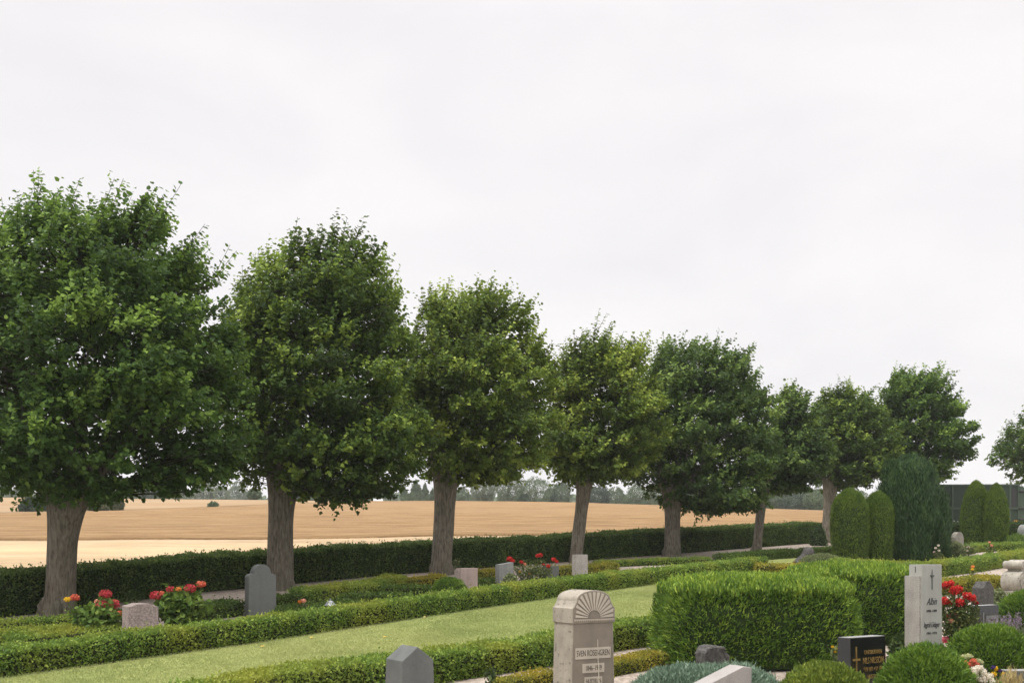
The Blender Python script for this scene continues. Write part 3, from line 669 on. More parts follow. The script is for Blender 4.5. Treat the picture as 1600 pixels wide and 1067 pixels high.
lime('seventh lime tree at the end of the field hedge, beside the stout thujas', (1291, 848),
     [(595, 1302, 1345), (610, 1285, 1362), (640, 1270, 1382), (680, 1264, 1396), (715, 1264, 1396), (740, 1272, 1385), (762, 1290, 1340)],
     .26, 6, .145, 1900, M_LIME[1], 758, seed=7)
lime('eighth lime tree whose dark crown rises behind the big cypress', (1398, 842),
     [(571, 1400, 1450), (585, 1385, 1472), (615, 1372, 1496), (655, 1368, 1510), (700, 1370, 1512), (730, 1380, 1500), (755, 1400, 1470)],
     .28, 10, .150, 1900, M_LIME[0], 752, wind=.6, seed=8)
lime('last lime tree of the row, showing only its left side at the right edge', (1648, 833),
     [(600, 1640, 1690), (625, 1605, 1720), (660, 1575, 1740), (700, 1560, 1745), (728, 1570, 1740), (750, 1600, 1700)],
     .27, 10, .155, 1500, M_LIME[0], 745, seed=9)

# ------------------------------------------------------------------ gravestones
ST_SLATE = granite('dark_slate_stone', (.120, .128, .120), .14, .6, .05, 60, None, .15)
ST_GREY = granite('grey_granite', (.120, .127, .121), .18, .65, .06, 110, None, .25)
ST_PINKROUGH = granite('pink_rough_granite', (.30, .25, .225), .5, .85, .5, 26, None, .2)
ST_PINK = granite('pink_granite', (.36, .285, .25), .28, .75, .15, 70)
ST_MID = granite('mid_grey_granite', (.215, .222, .212), .3, .7, .12, 60, (.30, .30, .24), .25)
ST_PALE = granite('pale_granite', (.36, .34, .305), .34, .75, .15, 60)
ST_WHITE = granite('white_granite', (.38, .38, .345), .16, .7, .08, 120, None, .15)
ST_SVEN = granite('warm_weathered_granite', (.36, .325, .262), .2, .85, .12, 110, (.13, .115, .09), .3)
ST_SVENF = granite('carved_granite_face', (.220, .190, .150), .14, .8, .1, 110, None, .25)
ST_SVENL = granite('raised_granite_relief', (.44, .395, .325), .12, .8, .06, 110, None, .15)
ST_ROUGH = granite('dark_rough_granite', (.085, .080, .074), .7, .85, 1.0, 22, None, .3)
ST_BLACK = granite('black_polished_granite', (.012, .013, .012), .3, .10, .0, 200, None, .1)
ST_BLACKS = granite('black_sawn_granite', (.045, .045, .045), .35, .5, .05, 150, None, .1)
ST_BLACKT = granite('pale_top_granite', (.30, .30, .285), .2, .5, .05, 150, None, .15)  # paler granite for the top faces of the dark stones
ST_OLD = granite('weathered_pale_stone', (.42, .39, .33), .18, .9, .3, 40, (.12, .115, .095), .4)
M_GOLD = plain('gilding', (.44, .29, .09), .35, .5, .6)
M_INK = plain('dark_lettering', (.030, .030, .032), .5, .3)
M_BRONZE = plain('bronze_symbol', (.10, .11, .10), .45, .5, .6)
M_LETTER = plain('brown_lettering', (.075, .065, .050), .9, .1)  # even dark brown colour for the panel letters
M_LIMEW = plain('pale_streak', (.60, .56, .46), .9, .1)

def prism_bm(prof, y0, y1, bev=.008, shrink=None):
    """profile (x, z) extruded from y0 (front) to y1 (back)"""
    bm = bmesh.new()
    a = [bm.verts.new((x, y0, z)) for x, z in prof]; b = [bm.verts.new((x, y1, z)) for x, z in prof]
    n = len(prof); f = [bm.faces.new(a), bm.faces.new(b[::-1])]
    for i in range(n): f.append(bm.faces.new((a[i], b[i], b[(i + 1) % n], a[(i + 1) % n])))
    bmesh.ops.recalc_face_normals(bm, faces=bm.faces)
    if bev:
        e = [x for x in bm.edges if len(x.link_faces) == 2 and x.calc_face_angle() > .45]
        bmesh.ops.bevel(bm, geom=e, offset=bev, segments=2, affect='EDGES', profile=.6)
    return bm
def link(name, bm, mats, parent, roughen=0.0, sub=0, seed=0):
    if sub:
        bmesh.ops.subdivide_edges(bm, edges=bm.edges[:], cuts=sub, use_grid_fill=True)
        bmesh.ops.triangulate(bm, faces=[f for f in bm.faces if len(f.verts) > 4])
    if roughen:
        bm.normal_update()
        V = np.array([v.co[:] for v in bm.verts]); d = noise3(V * 9 + seed, seed) * roughen + noise3(V * 22 + seed, seed + 1) * roughen * .6
        for v, q in zip(bm.verts, d): v.co += v.normal * float(q)
    me = bpy.data.meshes.new(name); bm.to_mesh(me); bm.free()
    for m in (mats if isinstance(mats, list) else [mats]): me.materials.append(m)
    o = bpy.data.objects.new(name, me); COL.objects.link(o); o.parent = parent; return o
def bm_box(x0, x1, y0, y1, z0, z1, bev=.006): return prism_bm([(x0, z0), (x1, z0), (x1, z1), (x0, z1)], y0, y1, bev)
def stone_root(label, px, py, rz, sink=.0, cat='gravestone', name='gravestone', group=None):
    P = at(px, py); return thing(name, label, cat, (P.x, P.y, P.z - sink), R(rz), group), P
def dims(P, rz, fpx, spx):
    t = P.x / P.y; s = pxm(P); r = R(rz)
    return fpx / s / (math.cos(r) - t * math.sin(r)), spx / s / (math.sin(r) + t * math.cos(r))
def lettering(root, txt, size, x, y, z, mat, sx=1.0, name='inscription', shear=0.0, ext=.002, align='CENTER', rot=None):
    c = bpy.data.curves.new(name, 'FONT'); c.body = txt; c.size = size; c.extrude = ext; c.align_x = align; c.align_y = 'CENTER'; c.shear = shear
    o = bpy.data.objects.new('tmp', c); COL.objects.link(o)
    me = bpy.data.meshes.new_from_object(o.evaluated_get(bpy.context.evaluated_depsgraph_get()))
    bpy.data.objects.remove(o); bpy.data.curves.remove(c)
    M = Matrix.Translation((x, y, z)) @ Matrix.Rotation(R(90), 4, 'X') @ Matrix.Diagonal((sx, 1, 1, 1))
    me.transform(M); me.materials.clear(); me.materials.append(mat); me.name = name
    q = bpy.data.objects.new(name, me); COL.objects.link(q); q.parent = root; return q
def arc(cx, cz, r, a0, a1, n): return [(cx + r * math.cos(R(a)), cz + r * math.sin(R(a))) for a in np.linspace(a0, a1, n)]

# round shouldered slate stone, left
root, P = stone_root('dark grey gravestone with a rounded head and round shoulders, before the second lime', 407, 962, 33)
a, b = dims(P, 33, 43, 6.5); h = zat(P, 884) - P.z; hw = a / 2; r = hw * .62
prof = [(-hw, -.2), (hw, -.2), (hw, h - .26)] + arc(hw - .085, h - .26, .085, 0, 90, 6)[1:] + [(r, h - .165)] + arc(0, h - r * .80, r, 14, 166, 18) + [(-r, h - .165)] + arc(-hw + .085, h - .26, .085, 90, 180, 6)
link('slab', prism_bm(prof, -b / 2, b / 2, .01), ST_SLATE, root)
# low pink rough stone between the hydrangeas
root, P = stone_root('low rough pink granite stone with a shallow peaked top between two hydrangeas', 219, 1000, 33)
a, b = dims(P, 33, 48, 10); b = max(b, .2); h = zat(P, 942) - P.z; hw = a / 2
link('slab', prism_bm([(-hw, -.2), (hw, -.2), (hw * .98, h - .07), (hw * .35, h), (-hw * .35, h), (-hw * .98, h - .05)], -b / 2, b / 2, .012), ST_PINKROUGH, root, .008, 4, 3)
# pink upright block
root, P = stone_root('upright pink granite block with rough left side behind the round shrub', 729, 926, 33)
a, b = dims(P, 33, 27, 8); h = zat(P, 887) - P.z; hw = a / 2
link('slab', prism_bm([(-hw, -.2), (hw, -.2), (hw, h), (-hw * .97, h - .005)], -b / 2, b / 2, .01), ST_PINK, root)
link('rough_edge', prism_bm([(-hw - .06, -.2), (-hw + .01, -.2), (-hw + .01, h - .04), (-hw - .03, h - .05), (-hw - .05, h * .5)], -b / 2 + .03, b / 2 - .01, .006), ST_PINKROUGH, root, .012, 2, 5)
# slanted grey stone
root, P = stone_root('blue grey gravestone with a slanting top, left of the red roses', 788, 915, 33)
a, b = dims(P, 33, 22, 6.5); h = zat(P, 879) - P.z; hw = a / 2
link('slab', prism_bm([(-hw, -.2), (hw, -.2), (hw, h + .02), (-hw, h - .05)], -b / 2, b / 2, .01), ST_MID, root)
# small dark stone behind the roses
root, P = stone_root('small dark grey gravestone half hidden behind the red roses', 861, 907, 33)
h = zat(P, 883.5) - P.z
link('slab', prism_bm([(-.24, -.2), (.24, -.2), (.24, h), (-.24, h - .01)], -.08, .08, .008), ST_SLATE, root)
# tall pale slab before the fourth lime
root, P = stone_root('tall plain pale granite slab at the foot of the fourth lime tree', 906, 908, 33)
a, b = dims(P, 33, 18.5, 6.5); h = zat(P, 866) - P.z; hw = a / 2
link('slab', prism_bm([(-hw, -.2), (hw, -.2), (hw, h), (-hw, h)], -b / 2, b / 2, .01), ST_PALE, root)

# grey gabled pillar at the bottom
root, P = stone_root('plain grey granite pillar stone with a gabled top at the lower picture edge', 640, 1138, 33)
a, b = dims(P, 33, 50, 26); h = zat(P, 1008) - P.z; he = zat(P, 1029) - P.z; hw = a / 2
bm = prism_bm([(-hw * 1.10, -.1), (hw * 1.10, -.1), (hw * .96, he), (0, h), (-hw * .96, he)], -b / 2, b / 2, .008)
for v in bm.verts: v.co.y *= 1.10 - .14 * max(0, min(1, v.co.z / h))
link('pillar', bm, ST_GREY, root)

# arched stone with the sun carving
root, P = stone_root('tall warm grey gravestone with an arched top and a carved half sun', 912, 1094, 30)
a, b = dims(P, 30, 66, 34); b = min(b, .50); hw = a / 2
hz_ = zat(P, 921) - P.z; he = zat(P, 948) - P.z; hb = zat(P, 971) - P.z
yf = -b / 2
bm = prism_bm([(-hw * 1.04, -.1), (hw * 1.04, -.1), (hw * .945, hb), (-hw * .945, hb)], yf + .02, b / 2 - .015, .006); link('shaft', bm, ST_SVEN, root)
def capline(q, k=1.0, dz=0.0):
    sh = [(hw * k, he + dz)]
    for u in np.linspace(0, 1, 10)[1:]:                      # concave shoulder running into the arch
        sh.append((hw * k * (1 - .20 * u), he + dz + (.10 * u ** 1.6)))
    x0, z0 = sh[-1]; top = hz_ + dz; H = top - z0
    ar = [(x0 * math.cos(t), z0 + H * math.sin(t) ** .92) for t in np.linspace(0, math.pi, 25)[1:-1]]
    return sh + ar + [(-x, z) for x, z in sh[::-1]]
capb = [(-hw, hb), (hw, hb)] + capline(0)
link('cap', prism_bm(capb, yf, b / 2, .006), ST_SVEN, root)
# front plate darker
link('face', prism_bm([(-hw * .98, .05), (hw * .98, .05), (hw * .905, hb - .006), (-hw * .905, hb - .006)], yf + .014, yf + .03, .002), ST_SVENF, root)
sc = lambda k: [(x * .955, (z - he) * .95 + he) for x, z in capline(0)]
link('arch_panel', prism_bm([(-hw * .955, hb + .012), (hw * .955, hb + .012)] + sc(0), yf - .003, yf + .01, .0), ST_SVENF, root)
zc = hb + .066
def rim(ang):
    """distance from the sun's centre to the arch along ang"""
    best = hw * .86
    pts = [(hw * .90, hb)] + [(x * .90, (z - he) * .90 + he) for x, z in capline(0)] + [(-hw * .90, hb)]
    for (x0, z0), (x1, z1) in zip(pts[:-1], pts[1:]):
        a0, a1 = math.atan2(z0 - zc, x0), math.atan2(z1 - zc, x1)
        if min(a0, a1) <= ang <= max(a0, a1) and abs(a1 - a0) > 1e-6:
            t = (ang - a0) / (a1 - a0); return math.hypot(x0 + (x1 - x0) * t, z0 + (z1 - z0) * t - zc)
    return best
nr = 15; bmr = bmesh.new()
for k in range(nr):
    am = math.pi * (k + .5) / nr; da = math.pi / nr * .30
    r0 = hw * .30; pts = []
    for aa in (am - da, am + da): pts.append((r0 * math.cos(aa), zc + r0 * math.sin(aa)))
    for aa in (am + da, am - da): q = rim(min(max(aa, .08), math.pi - .08)); pts.append((q * math.cos(aa), zc + q * math.sin(aa)))
    t = prism_bm(pts, yf - .012, yf - .002, .0); me_ = bpy.data.meshes.new('t'); t.to_mesh(me_); t.free(); bmr.from_mesh(me_); bpy.data.meshes.remove(me_)
link('sun_rays', bmr, ST_SVENL, root)
link('sun_disc', prism_bm([(x, z) for x, z in arc(0, zc, hw * .25, 0, 180, 16)], yf - .010, yf - .002, .002), ST_SVENF, root)
bmz = bmesh.new(); nz_ = 20; x0 = -hw * .93; st = hw * 1.86 / nz_
for k in range(nz_):
    t = prism_bm([(x0 + k * st, hb + .055), (x0 + (k + .5) * st, hb + .016), (x0 + (k + 1) * st, hb + .055)], yf - .010, yf - .002, 0)
    me_ = bpy.data.meshes.new('t'); t.to_mesh(me_); t.free(); bmz.from_mesh(me_); bpy.data.meshes.remove(me_)
link('zigzag_band', bmz, ST_SVENL, root)
zl = lambda y: zat(P, y) - P.z
for (t0_, t1_, w0, w1, txt, sz, sx) in [(1009, 1026, -.84, .80, 'SVEN ROSENGREN', .118, .56), (1033.5, 1047.5, -.52, .50, '1846–1919', .098, .62), (1054, 1067, -.42, .40, 'HUSTRUN', .09, .62)]:
    pn = link('name_panel', bm_box(w0 * hw, w1 * hw, yf + .003, yf + .014, zl(t1_), zl(t0_), .001), ST_SVENL, root)
    lettering(pn, txt, sz, (w0 + w1) / 2 * hw, yf + .002, (zl(t0_) + zl(t1_)) / 2, M_LETTER, sx)
g = Geo(); zz = np.linspace(zl(1088), zl(997), 12)
g.tube(np.c_[.20 * hw + .01 * np.sin(zz * 6), np.full(12, yf - .004), zz], np.linspace(.0065, .003, 12), 6)
o = g.build('pale_streak', M_LIMEW, org=(0, 0, 0)); o.parent = root

# dark rough boulder stone
root, P = stone_root('rough dark stone with a rounded top in front of the big yew block', 1113, 1062, 33, cat='gravestone')
h = zat(P, 1007) - P.z; a, b = dims(P, 33, 40, 16)
hw = a / 2
bm = prism_bm([(-hw, -.15), (hw * 1.02, -.15), (hw, h * .70), (hw * .62, h * .93), (0, h), (-hw * .6, h * .97), (-hw * .98, h * .80)], -b / 2, b / 2, .03)
link('boulder', bm, ST_ROUGH, root, .022, 4, 8)
# pale slab whose top slopes down to the left
root, P = stone_root('pale granite slab with a top sloping down to the left, lower picture edge', 1133, 1122, 24)
h = zat(P, 1040) - P.z; hl = zat(P, 1071) - P.z
bm = prism_bm([(-.62, -.1), (.30, -.1), (.30, h - .015), (.17, h), (-.62, hl - .04)], -.16, .14, .006)
link('slab', bm, granite('light_grey_granite', (.33, .31, .29), .2, .7, .1, 80, None, .2), root)
# black polished stone with gold writing
root, P = stone_root('black polished gravestone with gold lettering and a thin gold cross', 1348, 1088, 33)
root.rotation_euler = (R(-1.2), 0, R(33)); a, b = dims(P, 33, 55, 20); h = zat(P, 994) - P.z; hw = a / 2; yf = -b / 2
link('slab', bm_box(-hw, hw, yf + .004, b / 2, -.1, h, .006), ST_BLACKS, root)
link('polished_face', bm_box(-hw + .006, hw - .006, yf - .002, yf + .004, -.1, h - .006, .001), ST_BLACK, root)
link('pale_top', bm_box(-hw + .008, hw - .008, yf + .010, b / 2 - .008, h - .004, h + .003, .001), ST_BLACKT, root)  # thin paler plate over the top face
zl = lambda y: zat(P, y) - P.z
cr_ = link('cross', bm_box(-hw * .72, -hw * .68, yf - .014, yf - .002, zl(1062), zl(1008), .001), M_GOLD, root)
link('cross_arm', bm_box(-hw * .89, -hw * .51, yf - .018, yf - .003, zl(1029.5), zl(1026.5), .002), M_GOLD, cr_)
for txt, y, sz, xc, sx in [('LANTBRUKAREN', 1018, .082, .26, .62), ('NILS NILSSON', 1031, .125, .26, .58), ('*7/9 1871 +1/1 1949', 1044.5, .085, .28, .62), ('HUSTRUN', 1056, .080, .26, .7)]:
    lettering(root, txt, sz, hw * xc, yf - .004, zl(y), M_GOLD, sx)
# white pillar stone in two steps
root, P = stone_root('tall white granite pillar stone with sword shaped cross and handwritten names', 1446, 1040, 30)
a, b = dims(P, 30, 31, 20); h = zat(P, 881.5) - P.z; h2 = zat(P, 899) - P.z; hw = a / 2; yf = -b / 2
bm = prism_bm([(-hw, -.1), (hw * 1.05, -.1), (hw, h), (-hw, h)], yf, b / 2, .006); link('slab', bm, ST_WHITE, root)
link('side_slab', bm_box(-hw - .05, -hw + .002, yf + .012, b / 2 + .05, -.1, h2, .005), ST_PALE, root)
zl = lambda y: zat(P, y) - P.z
sw = link('cross_symbol', prism_bm([(-.008, zl(920)), (.008, zl(920)), (.008, zl(895)), (0, zl(889)), (-.008, zl(895))], yf - .010, yf, .001), M_BRONZE, root)
link('cross_arm', prism_bm([(-.045, zl(899)), (-.02, zl(901)), (.02, zl(901)), (.045, zl(899)), (.042, zl(897.6)), (.0, zl(898.7)), (-.042, zl(897.6))], yf - .016, yf - .002, .001), M_BRONZE, sw)
for txt, y, sz, sx, sh in [('Albin', 939, .17, .70, .5), ('1898–1989', 953.5, .060, 1.0, 0), ('Ingrid Lidager', 975, .125, .58, .45), ('1901–1974', 988, .060, 1.0, 0)]:
    lettering(root, txt, sz, -.01, yf - .003, zl(y), M_INK, sx, shear=sh)
link('side_mark', bm_box(-hw - .004, -hw, -.006, .006, zl(894), zl(884.5), .001), M_INK, root)
# dark rough gabled stone
root, P = stone_root('dark rough stone with a small house shaped gable behind the black block', 1536, 962, 33)
a, b = dims(P, 33, 16, 18); h = zat(P, 908) - P.z; he = zat(P, 918) - P.z; hw = a / 2
link('pillar', prism_bm([(-hw * 1.1, -.1), (hw * 1.1, -.1), (hw, he), (hw * .3, h), (-hw * .3, h), (-hw, he)], -b / 2, b / 2, .01), ST_ROUGH, root, .008, 3, 4)
# black block with raised panel
root, P = stone_root('low black granite block with a pale panel, in front of the gabled stone', 1538, 998, 36)
a, b = dims(P, 36, 31, 14); h = zat(P, 945) - P.z; hw = a / 2; yf = -b / 2
link('block', bm_box(-hw, hw, yf, b / 2, -.1, h, .006), ST_BLACKS, root)
link('polished_face', bm_box(-hw + .02, hw - .012, yf - .006, yf, -.05, h - .012, .001), ST_BLACK, root)
link('pale_top', bm_box(-hw + .01, hw - .01, yf + .012, b / 2 - .01, h - .004, h + .003, .001), ST_BLACKT, root)
link('panel', bm_box(-.30 * hw, .93 * hw, yf - .012, yf - .007, .05, h * .70, .001), ST_MID, root)
link('vertical_bar', bm_box(-.66 * hw, -.54 * hw, yf - .016, yf - .007, h * .28, h * .80, .001), ST_MID, root)
lettering(root, 'Familjen', .085, .30 * hw, yf - .0135, h * .58, M_LETTER, .9, shear=.4)
# weathered ornate stone with scrolls
root, P = stone_root('weathered pale ornate gravestone with scroll shaped volutes at the right edge', 1597, 941, 33)
s = pxm(P)
def zq(y): return zat(P, y) - P.z
link('plinth', bm_box(-.50, .50, -.26, .26, -.1, zq(922), .01), ST_OLD, root)
for sx_ in (-1, 1):
    g = Geo(); rr = .27; yy = np.array([-.24, -.225, .225, .24]); cxv = sx_ * .30; czv = zq(908.5)
    g.tube(np.c_[np.full(4, cxv), yy, np.full(4, czv)], [rr - .015, rr, rr, rr - .015], 36)
    g.tube(np.c_[np.full(4, cxv), yy * .3 - .19, np.full(4, czv)], [rr * .78, rr * .78, rr * .78, rr * .70], 32)
    g.tube(np.c_[np.full(3, cxv), np.array([-.29, -.26, -.2]), np.full(3, czv)], [rr * .3, rr * .4, rr * .4], 20)
    o = g.build('volute', ST_OLD, org=(0, 0, 0)); o.parent = root
link('neck', bm_box(-.34, .34, -.18, .18, zq(922), zq(884), .01), ST_OLD, root)
g = Geo()
for sx_ in (-1, 1): g.tube(np.c_[np.full(4, sx_ * .36), np.array([-.25, -.235, .235, .25]), np.full(4, zq(882))], [.085, .10, .10, .085], 24)
o = g.build('head_roll', ST_OLD, org=(0, 0, 0)); o.parent = root
link('head_slab', prism_bm([(-.40, zq(886)), (.40, zq(886)), (.40, zq(880)), (.16, zq(874)), (-.16, zq(874)), (-.40, zq(880))], -.22, .22, .012), ST_OLD, root)
# small arched stone far right
root, P = stone_root('small pale arched gravestone beside the slim thujas', 1496, 868, 33)
a, b = dims(P, 33, 12.5, 7.5); h = zat(P, 831) - P.z; hw = a / 2
link('slab', prism_bm([(-hw, -.1), (hw, -.1), (hw, h - .22), (hw * .75, h - .08), (hw * .3, h), (-hw * .3, h), (-hw * .75, h - .08), (-hw, h - .22)], -b / 2, b / 2, .012), granite('pale_field_stone', (.27, .25, .21), .3, .85, .2, 40, (.12, .115, .09), .3), root)
# round grey stone at the far right edge
root, P = stone_root('grey round topped gravestone cut by the right edge below the trailer end', 1603, 852, 33)
h = zat(P, 819) - P.z
link('slab', prism_bm([(-.38, -.1), (.38, -.1), (.38, h - .38)] + arc(0, h - .38, .38, 0, 180, 18)[1:], -.2, .2, .015), ST_MID, root)
link('foot', bm_box(-.55, .55, -.3, .3, -.1, .22, .012), ST_PALE, root)
# leaning dark stone
P = at(1256, 881); root = thing('leaning_stone', 'dark rough natural stone leaning to the right beside the grey green shrub', 'memorial stone', P, R(20))
g = Geo(); u = np.linspace(0, 1, 14); s = pxm(P)
cx_ = -14 / s + u * 27 / s; cz_ = -.05 + u * (25 / s) - .02 * np.sin(u * 3)
g.tube(np.c_[cx_, np.zeros(14), cz_], .16 + .09 * np.exp(-((u - .85) / .22) ** 2) - .09 * np.clip(u - .93, 0, 1) * 10 * .9, 14, 0, .28, 4)
o = g.build('boulder', ST_ROUGH, org=(0, 0, 0)); o.parent = root
# low dark kerb bottom right
root, P = stone_root('low dark granite kerb slab at the lower right corner', 1612, 1085, 8, cat='grave kerb', name='grave_kerb')
h = zat(P, 1046) - P.z
link('slab', bm_box(-.42, .7, -.1, .12, -.1, h, .006), ST_GREY, root); link('pale_top', bm_box(-.41, .69, -.09, .11, h - .003, h + .003, .001), ST_BLACKT, root)
# lantern
P = at(516, 957); root = thing('grave_lantern', 'small metal grave lantern with a conical roof behind the long box hedge', 'lantern', P)
M_ZINC = plain('zinc_metal', (.30, .31, .33), .4, .5, .7); M_LGLASS = plain('lantern_glass', (.42, .42, .40), .15, .5)
h = zat(P, 936) - P.z
def lathe(name, pr, mat, root, k=20):
    g = Geo(); pr = np.array(pr); a = np.arange(k) / k * 2 * math.pi
    V = np.stack([pr[:, None, 0] * np.cos(a), pr[:, None, 0] * np.sin(a), np.repeat(pr[:, 1:2], k, 1)], -1).reshape(-1, 3)
    i = np.arange(len(pr) - 1)[:, None] * k; j = np.arange(k)[None, :]; j2 = (j + 1) % k
    g.add(V, np.stack([i + j, i + j2, i + k + j2, i + k + j], -1).reshape(-1, 4), 0, .5, False)
    o = g.build(name, mat, org=(0, 0, 0)); o.parent = root; return o
lathe('base', [(0.001, 0), (.10, 0), (.10, .03), (.08, .05), (.001, .05)], M_ZINC, root)
lathe('glass', [(.075, .05), (.075, h - .15)], M_LGLASS, root)
rf = lathe('roof', [(.001, h - .15), (.135, h - .15), (.14, h - .135), (.085, h - .075), (.095, h - .07), (.045, h - .03), (.001, h - .02)], M_ZINC, root)
lathe('knob', [(.001, h - .025), (.018, h - .015), (.018, h + .01), (.001, h + .02)], M_ZINC, rf, 10)

# ------------------------------------------------------------------ flowers
def petals(g, c, r, n, L, mat=0, squash=.8, up=.0):
    d = rv(n); d[:, 2] = d[:, 2] * (1 - up) + np.abs(d[:, 2]) * up
    P = np.array(c) + d * np.array([r, r, r * squash])
    g.cards(P - d * L * .3, d * .25 + rv(n) * .8, d + rv(n) * .35, L, L * .85, mat, np.clip(.5 + .22 * rng.normal(size=n) + .2 * d[:, 2], 0, 1), .1)
def flower_plant(name, label, cat, px, py, leafmat_, heads, hw_px, top_px, nleaf=900, L=.09, Wd=.06, body=None, mode='broad', ls=.8, stems=True, group=None, head_name='flower_head', petal=.035, depth=.7):
    """bushy plant; heads: (px, py, radius px, material, squash)"""
    P = at(px, py); s = pxm(P); root = thing(name, label, cat, P, 0, group)
    h = zat(P, top_px) - P.z; r = hw_px / s
    g = Geo(); gs = Geo(); n = nleaf
    d = rv(n); rad = rng.random(n) ** .45
    X = np.c_[d[:, 0] * r * rad, d[:, 1] * r * rad * depth, h * .52 + d[:, 2] * h * .50 * rad]
    X[:, :2] *= (.75 + .3 * np.clip(X[:, 2:] / h, 0, 1))
    X += (noise3(X * 5 + px, 3) * r * .18)[:, None] * d
    X[:, 2] = np.maximum(X[:, 2], .02)
    dress(g, X + np.array(P), nrm(d + np.array([0, 0, .35])), L, Wd, mode, 0, L * .3)
    hp = []
    for (hx, hy, hr, hm, sq) in heads:
        y = P.y + r * depth * (.1 - .6 * rng.random()); Q = np.array([(hx - 800) / F * y, y, CH + (HZ - hy) / F * y]); hp.append((Q, hr / (F / y), hm, sq))
    for k in range(6):
        e = np.array([P.x, P.y, P.z]) + np.array([(rng.random() - .5) * r * 1.3, (rng.random() - .5) * r, h * (.6 + .3 * rng.random())])
        gs.tube(np.array([[P.x + (rng.random() - .5) * .1, P.y, P.z - .02], (np.array(P) + e) / 2 + rv(1)[0] * .03, e]), [.012, .009, .006], 5)
    for (Q, hr, hm, sq) in hp:
        b0 = np.array([P.x + (Q[0] - P.x) * .35, P.y + (Q[1] - P.y) * .3, P.z]); m = (b0 + Q) / 2 + np.array([(Q[0] - P.x) * .12, 0, .04])
        q = np.linspace(0, 1, 7)[:, None]; C = (1 - q) ** 2 * b0 + 2 * q * (1 - q) * m + q ** 2 * (Q - [0, 0, hr * .4])
        gs.tube(C, .008, 5)
        kx = 6; T = C[3:]; tt = T[rng.integers(0, len(T), kx)] + rv(kx) * .02
        g.leaves(tt, rv(kx) + np.array([0, 0, .2]), rv(kx) + np.array([0, 0, 1]), L * .9, Wd * .9)
    g.build('foliage', leafmat_, root)
    if stems: gs.build('stem', M_STEM, root)
    for (Q, hr, hm, sq) in hp:
        gg = Geo(); petals(gg, Q, hr * .85, int(60 + hr * 900), max(petal, hr * .42) if hr < .05 else petal, 0, sq); petals(gg, Q, hr * .5, 40, max(petal, hr * .4), 0, sq)
        o = gg.build(head_name, hm, root)
    return root
flower_plant('hydrangea', 'leggy hydrangea with crimson flower heads left of the low pink stone', 'hydrangea', 155, 994, M_HYD,
    [(165, 928, 10.5, M_CRIM, .8), (160, 946, 11, M_CRIM, .85), (178, 944, 10, M_CRIM, .9), (117, 933, 8, M_CORAL, .7), (186, 958, 5, M_CORAL, .8), (105, 936, 5, M_YEL, .7), (152, 940, 5, M_SALM, .8), (171, 957, 5, M_SALM, .8)],
    46, 938, 750, .12, .085)
flower_plant('hydrangea', 'full leafy hydrangea with crimson and orange heads right of the low pink stone', 'hydrangea', 283, 984, M_HYD,
    [(243, 930, 10.5, M_CRIM, .75), (267, 920, 7.5, M_CRIM, .7), (297, 919, 10.5, M_CRIM, .7), (314, 912, 8, M_CORAL, .7), (279, 920, 5, M_ORANGE, .7), (253, 927, 5, M_CORAL, .8)],
    44, 922, 1500, .14, .095)
flower_plant('rose_bush', 'red rose bush between the slanted grey stone and the small dark stone', 'rose', 832, 912, M_ROSEL,
    [(796, 873, 5.5, M_RED, .8), (801, 876, 4.5, M_RED, .8), (815, 878, 3.5, M_RED, .8), (820, 881, 2.5, M_SALM, .8), (840, 868, 3.5, M_RED, .8), (845, 867, 4, M_RED, .9), (865, 873.5, 4, M_RED, .8), (870, 877, 3, M_RED, .8), (857, 884, 4, M_RED, .8), (849, 882, 2.5, M_RED, .7), (828, 896, 2.5, M_ORANGE, .8), (812, 893, 2.2, M_YEL, .8)],
    36, 878, 1700, .055, .04, petal=.03, head_name='bloom')
flower_plant('rose_bush', 'tall rose bush with red and salmon blooms right of the white pillar stone', 'rose', 1497, 1015, M_ROSEL,
    [(1477, 914, 7, M_RED, .9), (1486, 911, 6, M_RED, .9), (1491, 922, 8.5, M_RED, 1), (1498, 920, 6.5, M_RED, 1.1), (1475, 938, 8, M_RED, .9), (1483, 941, 6, M_RED, .9), (1499, 941, 8.5, M_RED, .9), (1505, 944, 6, M_RED, .9), (1511, 930, 8, M_RED, .9), (1519, 934, 7.5, M_RED, .8), (1525, 941, 4, M_RED, .8),
     (1482, 962, 6, M_SALM, .8), (1490, 958, 6, M_SALM, .8), (1498, 962, 5, M_SALM, .8), (1486, 969, 5, M_SALM, .8), (1500, 983, 3, M_ORANGE, .8), (1477, 999, 6, M_PINK, .9)],
    34, 925, 2300, .06, .042, petal=.034, head_name='bloom')
flower_plant('rose_bush', 'little pale rose bush with white blooms at the foot of the big cypress', 'rose', 1466, 878, M_ROSEL,
    [(1462, 856, 2.2, M_WHITE, .8), (1466, 852, 2, M_WHITE, .8), (1467, 860, 2.4, M_WHITE, .8), (1460, 862, 2, M_PALEP, .8)], 10, 862, 300, .06, .045, petal=.03, head_name='bloom')
flower_plant('rose_bush', 'small rose bush with a pale pink bloom right of the small arched stone', 'rose', 1514, 870, M_ROSEL,
    [(1513, 855, 3.6, M_PALEP, .8), (1511, 860, 2.2, M_WHITE, .8)], 14, 850, 350, .06, .045, petal=.03, head_name='bloom')
flower_plant('rose_bush', 'small rose bush with salmon blooms at the foot of the slim thujas', 'rose', 1548, 868, M_ROSEL,
    [(1546, 847, 1.8, M_SALM, .8), (1549, 852, 2.6, M_SALM, .8)], 9, 853, 250, .06, .045, petal=.03, head_name='bloom')
